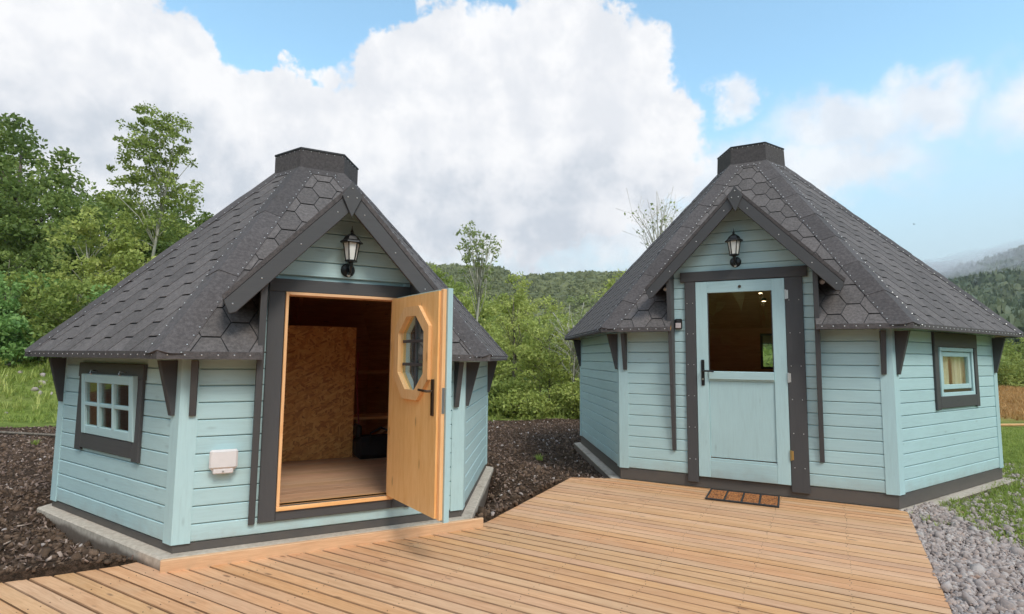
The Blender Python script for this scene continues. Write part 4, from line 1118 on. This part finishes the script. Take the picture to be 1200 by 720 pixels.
def put(name, tpl, P2, S_, mat, sink=0., lift=0., **k):
    P = np.stack([P2[:, 0], P2[:, 1], height(P2[:, 0], P2[:, 1])+sink*np.mean(S_)+lift], 1)
    return link(name, scatter(name, tpl, P, S_, mat, **k), kind='stuff')
p = sample(24000, -10, 3.6, 3.3, 14.5, soilz, 1.35); s = rng.lognormal(-4.15, .5, len(p)); o = put('soil_clods', rocks, p, s, M['clod'], .2); tag(o, 'dark crumbly soil clods round the huts', 'soil')
p = sample(11000, -10, 3.6, 3.3, 14.5, soilz, 1.3); s = rng.uniform(.008, .026, len(p)); o = put('wood_chips', chips, p, s, M['chip'], .9); tag(o, 'brown wood chips and bark strewn over the soil', 'wood chips')
p = sample(420, -9, 3.4, 3.4, 13, soilz, 1.2); s = rng.uniform(.012, .032, len(p)); o = put('soil_stones', rocks, p, s, M['stone'], .5, rnd=rng.uniform(.5, .9, len(p))); tag(o, 'pale pebbles lying in the dark soil', 'pebbles')
bz = lambda x, y: free(x, y) & (grass_zone(x, y) > .3) & (x < -6)
p = sample(120, -20, -7, 12, 18, bz, 1.0); s = rng.uniform(.04, .10, len(p)); o = put('bank_stones', rocks, p, s, M['stone'], .3, rnd=rng.uniform(.4, .85, len(p))); tag(o, 'pale stones showing through the grass on the bank', 'stones')
gz = lambda x, y: free2(x, y) & (gravel_zone(x, y) > .5) & (rng.random(len(x)) > grass_zone(x, y)*.78) & (x < 7.5)
p = sample(15000, 1.0, 6.5, 1.8, 6.2, gz, 1.0); s = rng.lognormal(-4.12, .42, len(p)); o = put('gravel', rocks, p, s, M['stone'], .45); tag(o, 'pinkish grey crushed stone beside the deck', 'gravel')
rz = lambda x, y: free2(x, y) & (x > 3.6) & (gravel_zone(x, y) < .5) & (x < 8) & (rng.random(len(x)) > grass_zone(x, y)*.9)
p = sample(1500, 3.6, 7, 4.5, 9, rz, 1.0); s = rng.lognormal(-4.0, .3, len(p)); o = put('strewn_gravel', rocks, p, s, M['stone'], .3); tag(o, 'loose grey stones among the grass by the larger hut', 'gravel')
# grass blades
def blade(n, seed, spread=.5, h=1.0):
    r = np.random.default_rng(seed); V, F_ = [], []
    for i in range(n):
        a = r.uniform(0, 6.28); d = r.uniform(0, .25); bx, by = d*math.cos(a), d*math.sin(a); l = r.uniform(.5, 1)*h; b2 = r.uniform(0, 6.28); le = r.uniform(.1, spread)*l; w_ = r.uniform(.03, .055)
        px, py = -math.sin(b2)*w_, math.cos(b2)*w_; dx, dy = math.cos(b2)*le, math.sin(b2)*le
        k = len(V); V += [(bx-px, by-py, 0), (bx+px, by+py, 0), (bx+dx*.4-px*.7, by+dy*.4-py*.7, l*.6), (bx+dx*.4+px*.7, by+dy*.4+py*.7, l*.6), (bx+dx, by+dy, l)]
        F_ += [(k, k+1, k+3), (k, k+3, k+2), (k+2, k+3, k+4)]
    return np.array(V), np.array(F_)
tufts = [blade(9, i, .9) for i in range(5)]
gr = lambda x, y: free2(x, y) & (rng.random(len(x)) < grass_zone(x, y)) & (x > 3)
p = sample(15000, 3.3, 12.5, 3.3, 12.5, gr, .85); s = rng.uniform(.035, .085, len(p)); o = put('lawn_grass', tufts, p, s, M['grass'], 0, full=False); tag(o, 'short bright green grass right of the larger hut', 'grass')
gl = lambda x, y: free(x, y) & (rng.random(len(x)) < grass_zone(x, y)) & (x < 4)
p = sample(16000, -24, 4, 11.5, 22, gl, .9); s = rng.uniform(.05, .15, len(p)); o = put('bank_grass', tufts, p, s, M['grass'], 0, full=False); tag(o, 'rough grass on the bank behind the dark soil', 'grass')
p = sample(1500, -22, 4, 12, 21, gl, .9); s = rng.uniform(.16, .38, len(p)); o = put('rough_weeds', tufts, p, s, M['leaf_bright'], 0, full=False); tag(o, 'taller rough weeds sticking up from the bank grass', 'weeds')
gf = lambda x, y: (rng.random(len(x)) < seed_zone(x, y)) & (x < y*1.0)
p = sample(9000, 9, 34, 12.5, 33, gf, 1); s = rng.uniform(.12, .26, len(p)); o = put('seeding_meadow', tufts, p, s, M['seedgrass'], 0, full=False); tag(o, 'orange tinged seeding meadow grass behind the larger hut', 'grass')
for i, (x, y, h, lab) in enumerate(((-3.02, 4.42, .11, 'green grass tuft growing by the edge of the concrete slab corner'), (-2.62, 4.02, .13, 'wispy grass tuft between the slab and the deck corner'),
                              (.42, 8.15, .12, 'pale grass tuft on bare soil between the huts'), (-7.6, 9.0, .12, 'low grass tuft on the soil left of the small hut'), (5.6, 6.95, .15, 'tall grass tuft against the plinth of the larger hut'))):
    v, f = blade(34, 200+i, 1.0); v = v*np.array([h*1.1, h*1.1, h])*np.array([1.3, 1.3, 1]); v[:, 2] += 0
    o = link('grass_tuft', np_mesh('grass_tuft', v, f, rng.random(len(v))*.0+.55, M['grass'])); o.location = (x, y, float(height(x, y))-.01); tag(o, lab, 'grass tuft', 'grass tufts')
# timber rail across the grass on the right, pale kerb line on the left
o = MB().tube([(8.5, 11.9, .02), (13, 12.5, .03), (19, 13.2, .04)], .032, 7).build('timber_rail', M['raw']); tag(o, 'long low timber rail lying along the meadow edge', 'timber rail')
o = MB().tube([(-13.5, 10.3, float(height(-13.5, 10.3))+.02), (-10, 10.0, float(height(-10, 10))+.03), (-6.6, 9.7, float(height(-6.6, 9.7))+.0)], .022, 6).build('pale_pole', M['bark']); tag(o, 'pale pole lying on the soil left of the small hut', 'pole')

# ------------------------------------------------------------------ trees and shrubs
def leafquad(fold=.25):
    v = np.array([(-.5, 0, 0), (0, -.28, fold*.5), (.5, 0, 0), (0, .28, fold*.5)], float); return v, np.array([(0, 1, 2), (0, 2, 3)])
LQ = [leafquad(.1), leafquad(.35)]
def foliage(name, C, Rc, per, leaf, mat, rs, flat=.65, tone=None):
    """leaves in loose clumps: C clump centres, Rc clump radii"""
    n = len(C); cnt = per; P = np.repeat(C, cnt, 0); rr = np.repeat(Rc, cnt)
    d = rs.normal(size=(n*cnt, 3)); d /= np.linalg.norm(d, axis=1)[:, None]; rad = rs.random(n*cnt)**.5
    P = P+d*(rad*rr)[:, None]*np.array([1, 1, flat])
    S_ = leaf*rs.uniform(.6, 1.3, n*cnt)
    t = np.repeat(rs.random(n), cnt)*.55+rs.random(n*cnt)*.45
    return scatter(name, LQ, P, S_, mat, rnd=t)
def tree(kind, label, cat, x, y, H_, env, nc, per, leaf, mat, clump=(.35, .8), trunk=.12, lean=(0, 0), barkm='bark', group=None, seed=1, limbs=14, first=.3, sparse=1, twigs=0, top=.80):
    """env: list of ellipsoids (x, y, z, rx, ry, rz) for the crown, relative to the foot"""
    rs = np.random.default_rng(seed); z0 = float(height(x, y))-.05
    root = thing(kind, label, cat, T(x, y, z0), group)
    e = np.array(env); vol = e[:, 3]*e[:, 4]*e[:, 5]; w_ = rs.choice(len(e), nc, p=vol/vol.sum())
    d = rs.normal(size=(nc, 3)); d /= np.linalg.norm(d, axis=1)[:, None]
    C = e[w_, :3]+d*(rs.random(nc)**.42)[:, None]*e[w_, 3:]
    C[:, 2] = np.maximum(C[:, 2], clump[0]*.5)
    Rc = rs.uniform(*clump, nc)
    link('crown', foliage('crown', C, Rc, per, leaf, mat, rs), root)
    Ht = H_*top; ax = lambda t: Vector((lean[0]*t+.12*math.sin(t*5+seed)*H_*.06, lean[1]*t+.1*math.sin(t*4+seed*2)*H_*.06, Ht*t))
    mb = MB(); K = 9; mb.tube([ax(i/K) for i in range(K+1)], [max(.012, trunk*(1-i/K*.88))*(1.35 if i == 0 else 1) for i in range(K+1)], 7)
    mb.build('trunk', M[barkm], root, smooth=True)
    order = rs.permutation(nc)[:limbs]; mb = MB()
    for i in order:
        c_ = Vector(C[i]); t0 = min(.95, max(first, (c_.z/Ht)*rs.uniform(.55, .8))); p0 = ax(t0)
        if (c_-p0).length < .1: continue
        mid = p0.lerp(c_, .5)+Vector((rs.normal()*.06, rs.normal()*.06, (c_-p0).length*.08)); r0 = max(.01, trunk*.42*(1-t0*.6))
        mb.tube([p0, mid, c_], [r0, r0*.6, .008+r0*.15], 5)
        for j in range(twigs):
            q = mid.lerp(c_, rs.random()); d2 = Vector(rs.normal(size=3)); d2.z = abs(d2.z)+.5; d2.normalize(); mb.tube([q, q+d2*rs.uniform(.3, .8)*H_*.07, q+d2*rs.uniform(.8, 1.1)*H_*.12], [r0*.35, r0*.22, .006], 4)
    if mb.v: mb.build('limbs', M[barkm], root, smooth=True)
    return root
GW = 'broadleaved trees of the wood on the left'
# the wood on the left, back rank first
tree('wood_tree', 'tall dark rounded tree at the left edge of the photo', 'tree', -22.5, 24.5, 9, [(-.6, 0, 5.2, 3.0, 3.0, 3.5), (1.8, 0, 3.4, 3.0, 3, 2.6), (-3.2, 0, 4.2, 3, 3, 3.0)], 150, 110, .24, M['leaf_dark'], (.5, 1.15), .32, group=GW, seed=3, limbs=22)
tree('wood_tree', 'olive green treetop rising highest in the far left corner', 'tree', -27.5, 27, 10, [(0, 0, 6.4, 3.0, 3, 3.0)], 70, 90, .24, M['leaf_mid'], (.5, 1.1), .3, group=GW, seed=4)
tree('wood_tree', 'dark low tree between the rounded tree and the tall thin one', 'tree', -19.2, 28, 6.5, [(0, 0, 3.6, 3.6, 3, 2.7), (2.8, 0, 3.0, 2.6, 2.6, 2.6)], 120, 110, .24, M['leaf_dark'], (.5, 1.0), .26, group=GW, seed=5)
tree('wood_tree', 'dark tree at the right end of the wood above the small hut roof', 'tree', -15.5, 27.5, 6.2, [(0, 0, 3.4, 3.4, 3, 2.4), (1.6, 0, 2.6, 2.6, 2, 2.0)], 110, 110, .23, M['leaf_dark'], (.5, .95), .22, group=GW, seed=6)
tree('wood_tree', 'dark tree filling the gap low behind the leftmost bushes', 'tree', -26, 22.5, 7.5, [(0, 0, 4.0, 3.6, 3, 3.2)], 90, 110, .22, M['leaf_dark'], (.5, .95), .22, group=GW, seed=7)
tree('wood_tree', 'dark tree deep in the wood low between the two tall trees', 'tree', -20.6, 22.8, 5.5, [(0, 0, 3.0, 3.4, 2.5, 2.2)], 80, 110, .2, M['leaf_dark'], (.4, .9), .2, group=GW, seed=8)
# tall airy ash
tree('ash_tree', 'tall airy ash tree with see through crown left of the small hut roof', 'tree', -13.9, 20.6, 9.3, [(.15, 0, 7.6, 1.35, 1.3, 1.7), (-.6, 0, 6.0, 1.1, 1.2, 1.3), (.9, 0, 5.8, 1.0, 1.0, 1.5), (.2, 0, 4.5, 1.4, 1.2, 1.0)], 180, 42, .14, M['leaf_mid'], (.18, .42), .08, lean=(.9, 0), barkm='palebark', seed=11, limbs=26, first=.42, top=.95)
tree('young_tree', 'light green leafy young tree leaning beside the tall ash', 'tree', -14.6, 19.2, 5.4, [(-.2, 0, 3.3, 1.5, 1.2, 1.6), (1.1, 0, 2.6, 1.2, 1, 1.3)], 75, 60, .16, M['leaf_bright'], (.25, .55), .07, lean=(-.5, 0), barkm='palebark', seed=12, limbs=30)
tree('young_tree', 'yellow green young tree in front of the dark wood', 'tree', -15.4, 18.0, 2.7, [(0, 0, 1.7, 1.1, 1, 1.0)], 45, 60, .13, M['leaf_bright'], (.2, .45), .05, seed=13)
# bushes and bracken on the bank
GB = 'bushes on the bank left of the small hut'
for i, (x, y, h, w_, mat_n, lab) in enumerate(((-19.5, 18.8, 2.6, 2.0, 'leaf_fern', 'broad fern green bush at the far left edge of the bank'), (-16.4, 17.8, 2.5, 1.9, 'leaf_fern', 'rounded fern green bush in the middle of the bank'),
        (-17.9, 16.3, 1.6, 1.7, 'leaf_mid', 'low mid green bush at the foot of the bank, leftmost of the low ones'), (-14.9, 16.0, 1.5, 1.5, 'leaf_fern', 'low fern green bush at the foot of the bank behind the hut corner'),
        (-13.6, 17.2, 2.6, 1.8, 'leaf_mid', 'tall mid green bush touching the small hut roof line'), (-11.6, 17.4, 2.7, 1.8, 'leaf_fern', 'fern green bush half hidden behind the small hut roof'), (-18.6, 20.2, 3.4, 2.2, 'leaf_dark', 'dark bush under the tall rounded tree'))):
    tree('bush', lab, 'bush', x, y, h, [(0, 0, h*.45, w_, w_*.8, h*.55)], 75, 75, .15, M[mat_n], (.25, .55), .05, group=GB, seed=30+i, limbs=10)
for i, (x, y, lab) in enumerate(((-14.2, 14.6, 'small yellow green bush beside the pale stones on the bank'), (-15.9, 14.9, 'small leafy bush low at the left edge of the grass'))):
    tree('bush', lab, 'bush', x, y, .8, [(0, 0, .35, .7, .6, .4)], 24, 50, .11, M['leaf_bright'], (.15, .3), .02, group=GB, seed=50+i, limbs=4)
# bent dead branch over the bracken
o = MB().tube([(-19.2, 16.8, 3.0), (-18.2, 16.8, 3.05), (-17.2, 16.9, 2.7), (-16.5, 17, 2.15)], [.035, .03, .025, .012], 6).build('dead_branch', M['palebark']); tag(o, 'pale bare branch arching over the fern green bushes', 'branch')

# between the huts
tree('birch_tree', 'slender pale trunked tree with sparse crown between the huts', 'tree', -1.55, 22.5, 6.7, [(.0, 0, 6.0, 1.15, .9, .9), (.1, 0, 4.8, .95, .8, .8)], 66, 18, .14, M['leaf_olive'], (.15, .32), .075, lean=(.35, 0), barkm='palebark', seed=60, limbs=44, first=.35, top=.98)
tree('pointed_tree', 'bright green pointed young tree midway between the huts', 'tree', .15, 20.0, 4.6, [(0, 0, 3.4, .75, .7, 1.3), (0, 0, 2.0, 1.2, 1, 1.6)], 95, 60, .12, M['leaf_bright'], (.2, .42), .06, barkm='bark', seed=61, limbs=24)
tree('bare_tree', 'almost leafless tree rising behind the larger hut roof', 'tree', 5.1, 19.5, 7.8, [(0, 0, 6.3, .95, .6, 1.2)], 34, 4, .12, M['leaf_olive'], (.2, .45), .055, lean=(.15, 0), barkm='palebark', seed=62, limbs=34, first=.45, twigs=3, top=.97)
tree('young_tree', 'sparse olive young tree next to the almost leafless one', 'tree', 5.5, 18.6, 5.9, [(.1, 0, 4.6, 1.0, .7, 1.2)], 40, 26, .12, M['leaf_olive'], (.2, .4), .05, seed=63, limbs=26, barkm='palebark')
tree('young_tree', 'yellow green treetop just left of the larger hut roof', 'tree', 3.9, 19.0, 4.6, [(0, 0, 3.0, 1.3, 1, 1.7)], 70, 60, .12, M['leaf_bright'], (.22, .45), .05, seed=64)
GS = 'shrubs between the huts'
shrubs = [(-1.0, 15.2, 2.4, 1.0, 'leaf_bright', 'bright green shrub beside the right eave of the small hut'), (1.0, 14.6, 2.6, 1.1, 'leaf_bright', 'olive shrub in the middle of the gap between the huts'),
          (2.6, 14.4, 2.9, 1.1, 'leaf_olive', 'tall olive shrub against the left wall of the larger hut'), (-.2, 14.0, .9, .8, 'leaf_mid', 'low green shrub at the soil edge, left of the gap centre'),
          (1.9, 13.7, 1.0, .9, 'leaf_bright', 'low green shrub at the soil edge by the larger hut'), (-2.4, 15.8, 3.2, 1.5, 'leaf_bright', 'green shrub mostly hidden behind the small hut'),
          (.9, 17.8, 3.5, 1.5, 'leaf_bright', 'light green bush behind the olive shrub'), (2.4, 18.2, 3.6, 1.4, 'leaf_olive', 'greyish olive bush left of the larger hut eave'),
          (-1.9, 18.8, 2.3, 1.7, 'leaf_bright', 'yellow green bush around the foot of the slender pale tree'), (3.9, 16.4, 3.6, 1.6, 'leaf_olive', 'olive bush half hidden by the larger hut'), (.4, 13.5, .6, .6, 'leaf_bright', 'knee high bright shrub nearest the soil between the huts')]
for i, (x, y, h, w_, mt, lab) in enumerate(shrubs):
    tree('shrub', lab, 'shrub', x, y, h, [(0, 0, h*.5, w_, w_*.8, h*.5)], int(34+40*w_), 62, .095, M[mt], (.16, .40), .035, group=GS, seed=70+i, limbs=26, barkm='palebark' if mt == 'leaf_olive' else 'bark')
tree('shrub', 'greyish nearly bare shrub with many fine stems in the gap by the larger hut', 'shrub', 1.55, 13.9, 2.9, [(0, 0, 1.9, .8, .6, 1.1)], 60, 9, .075, M['leaf_olive'], (.12, .3), .035, group=GS, seed=180, limbs=56, barkm='palebark', first=.1, twigs=1)
tree('young_tree', 'slim sapling with reddish brown trunk right of the slender pale tree', 'tree', .05, 15.6, 3.3, [(0, 0, 2.6, .5, .5, .9)], 46, 30, .085, M['leaf_bright'], (.12, .26), .035, seed=181, limbs=20, first=.4, top=.95)
# mid distance trees, between the shrubs and the hill
GM = 'trees in front of the wooded hill'
mids = [(-5.5, 30, 6.5, 2.8, 'leaf_mid', 'mid green tree right behind the small hut roof'), (-2.2, 34, 6.5, 2.8, 'leaf_bright', 'light green round tree left of the slender pale tree'), (1.6, 37, 6.2, 2.6, 'leaf_mid', 'mid green tree behind the pointed young tree'),
        (4.4, 33, 5.6, 2.6, 'leaf_olive', 'olive tree right of the pointed young tree'), (7.0, 38, 6.2, 3.0, 'leaf_mid', 'mid green tree behind the larger hut roof edge'), (-9.5, 33, 6.5, 3, 'leaf_mid', 'green tree hidden mostly by the small hut crown'),
        (3.2, 45, 7.6, 2.0, 'leaf_bright', 'narrow bright tree standing up before the far hill'), (-4.2, 48, 7.5, 3.2, 'leaf_mid', 'far green tree left of centre before the hill'), (.0, 52, 7.0, 3.2, 'leaf_olive', 'far olive tree at centre before the hill')]
for i, (x, y, h, w_, mt, lab) in enumerate(mids):
    h *= .74
    tree('background_tree', lab, 'tree', x, y, h, [(0, 0, h*.55, w_, w_, h*.45)], 75, 70, .26, M[mt], (.45, .95), .16, group=GM, seed=90+i, limbs=8)
# hedge of bushes beyond the meadow on the right
GH = 'bushes beyond the meadow'
for i, (x, y, h, w_, mt, lab) in enumerate(((26.5, 30.5, 2.3, 1.9, 'leaf_mid', 'round green bush beyond the meadow peeping out by the larger hut bracket'), (29.6, 30.0, 2.0, 1.8, 'leaf_olive', 'olive round bush beyond the meadow at the far right edge'),
        (23.0, 31.0, 2.2, 1.9, 'leaf_mid', 'green bush beyond the meadow hidden behind the larger hut'), (30.5, 33.0, 3.2, 2.2, 'leaf_mid', 'taller bush in the second row beyond the meadow at the right edge'), (27.4, 34.0, 3.0, 2.2, 'leaf_olive', 'olive bush in the second row beyond the meadow'))):
    tree('meadow_bush', lab, 'bush', x, y, h, [(0, 0, h*.42, w_, w_*.8, h*.58)], 60, 75, .15, M[mt], (.3, .55), .05, group=GH, seed=120+i, limbs=4)

# ------------------------------------------------------------------ wooded hills (too far to count the trees)
def crown_tpl(seed, nl=46):
    r = np.random.default_rng(seed); v = icv*(1+r.uniform(-.18, .18, (12, 1)))*np.array([.9, .9, .75]); V = [v]; F_ = [icf]; off = 12
    for i in range(nl):
        d = r.normal(size=3); d /= np.linalg.norm(d); d[2] = abs(d[2])*.9-.15; p = d*r.uniform(.8, 1.12)*np.array([1, 1, .85]); a = r.normal(size=3); a /= np.linalg.norm(a); b_ = np.cross(a, r.normal(size=3)); b_ /= np.linalg.norm(b_)
        s_ = r.uniform(.13, .30); V.append(np.array([p-a*s_, p+b_*s_, p+a*s_*.9])); F_.append(np.array([(off, off+1, off+2)])); off += 3
    return np.concatenate(V), np.concatenate(F_)
ct = [crown_tpl(i) for i in range(6)]
def hill(name, label, n, az0, az1, d0, d1, s0, s1, mat, zs=1.0, pw=1.0):
    az = np.radians(rng.uniform(az0, az1, n)); D = d0+(d1-d0)*rng.random(n)**pw; x, y = D*np.sin(az), D*np.cos(az)
    s_ = rng.uniform(s0, s1, n)*(.75+.25*D/d1); z = height(x, y)+s_*.35*zs
    o = link(name, scatter(name, ct, np.stack([x, y, z], 1), np.stack([s_, s_, s_*zs*rng.uniform(.8, 1.25, n)], 1), mat, full=False, rnd=np.clip(fbm(x, y, 45, 3, 61)*.9-.1+rng.random(n)*.45, 0, 1)), kind='stuff'); tag(o, label, 'woodland')
hill('lower_wood', 'mixed green woodland at the foot of the middle hill', 900, -22, 22, 55, 150, 1.9, 3.6, M['leaf_mid'], 1.0, 1.2)
hill('hill_forest', 'dense olive green forest covering the middle hill to its ridge', 4600, -30, 24, 130, 430, 3.0, 5.4, M['leaf_hill'])
hill('slope_scrub', 'light green scrub on the slope behind the meadow', 420, 22, 48, 45, 110, 1.2, 2.6, M['leaf_mid'])
hill('mountain_forest', 'dark conifer forest on the misty mountain to the right', 4200, 20, 50, 150, 640, 3.0, 5.0, M['leaf_slope'], 1.9)

n = 420; x_ = rng.uniform(-60, 60, n); y_ = -15-22*rng.random(n); s_ = rng.uniform(1.6, 3.0, n)
P = np.stack([x_, y_, height(x_, y_)+rng.uniform(0, 1, n)*np.minimum(7, 3+(-15-y_)*.5)+1], 1)
o = link('near_wood', scatter('near_wood', ct, P, s_, M['leaf_mid'], full=False), kind='stuff'); tag(o, 'belt of green woodland behind the photographer, seen only as reflections in the glass', 'woodland')
# a bird far off in the sky on the right
bd = thing('bird', 'tiny dark bird flying in the sky right of the larger hut roof', 'bird', T(27, 36.5, 10.6) @ Matrix.Rotation(R(30), 4, 'Z') @ Matrix.Diagonal((.4, .4, .4, 1)))
MB().lathe([(.005, -.16), (.05, -.08), (.06, .02), (.03, .10), (.005, .16)], 8, Matrix.Rotation(R(90), 4, 'X')).build('body', M['iron'], bd, smooth=True)
for sg in (-1, 1): MB().add([(0, .05, .02), (0, -.06, .02), (sg*.25, -.02, .09), (sg*.25, .06, .09), (sg*.45, .0, .02), (0, .05, .01), (0, -.06, .01), (sg*.25, -.02, .08), (sg*.25, .06, .08)], [(0, 1, 2, 3), (3, 2, 4), (5, 8, 7, 6), (8, 4, 7), (0, 3, 8, 5), (1, 6, 7, 2), (3, 4, 8), (2, 7, 4)]).build('wing', M['iron'], bd)

# ------------------------------------------------------------------ air
def vol(name, col, dens, aniso=0.2):
    m = bpy.data.materials.new(name); m.use_nodes = True; g = NT(m.node_tree); out = g.n('ShaderNodeOutputMaterial')
    v = g.n('ShaderNodeVolumePrincipled'); v.inputs['Color'].default_value = (*col, 1); v.inputs['Density'].default_value = dens; v.inputs['Anisotropy'].default_value = aniso
    g.l(v.outputs[0], out.inputs['Volume']); return m
mv = vol('mist', (.97, .98, 1.0), .022, .0)
mb = MB()
rm = random.Random(5)
for i in range(30):
    azd = rm.uniform(36, 50); D_ = rm.uniform(330, 520); z_ = (math.tan(R(6.9+rm.uniform(-.9, 1.3)+(azd-40)*.06)))*D_; rx, rz = rm.uniform(16, 42), rm.uniform(3, 9)
    c0 = T(D_*math.sin(R(azd)), D_*math.cos(R(azd)), z_) @ Matrix.Rotation(R(-azd), 4, 'Z') @ Matrix.Diagonal((rx, rx*.6, rz, 1))
    mb.lathe([(.02, -1)]+[(math.sin(a_), -math.cos(a_)) for a_ in np.linspace(.25, 2.9, 11)]+[(.02, 1)], 20, c0)
o = mb.build('low_cloud', mv, smooth=True); o['kind'] = 'stuff'; tag(o, 'low mist lying along the top of the mountain on the right', 'mist')
HZ = float(GZ.max())+12
o = MB().box(-770, 770, -130, 770, float(GZ.min())-1, max(HZ, 60)).build('haze', vol('haze_air', (.80, .88, .96), .00028)); o['kind'] = 'stuff'; tag(o, 'thin pale haze filling the valley', 'haze')
print('haze top', HZ, 'objects', len(bpy.data.objects), 'tris', sum(sum(len(p.vertices)-2 for p in m.polygons)*1 for m in bpy.data.meshes if len(m.polygons) < 50000)+sum(len(m.polygons) for m in bpy.data.meshes if len(m.polygons) >= 50000))
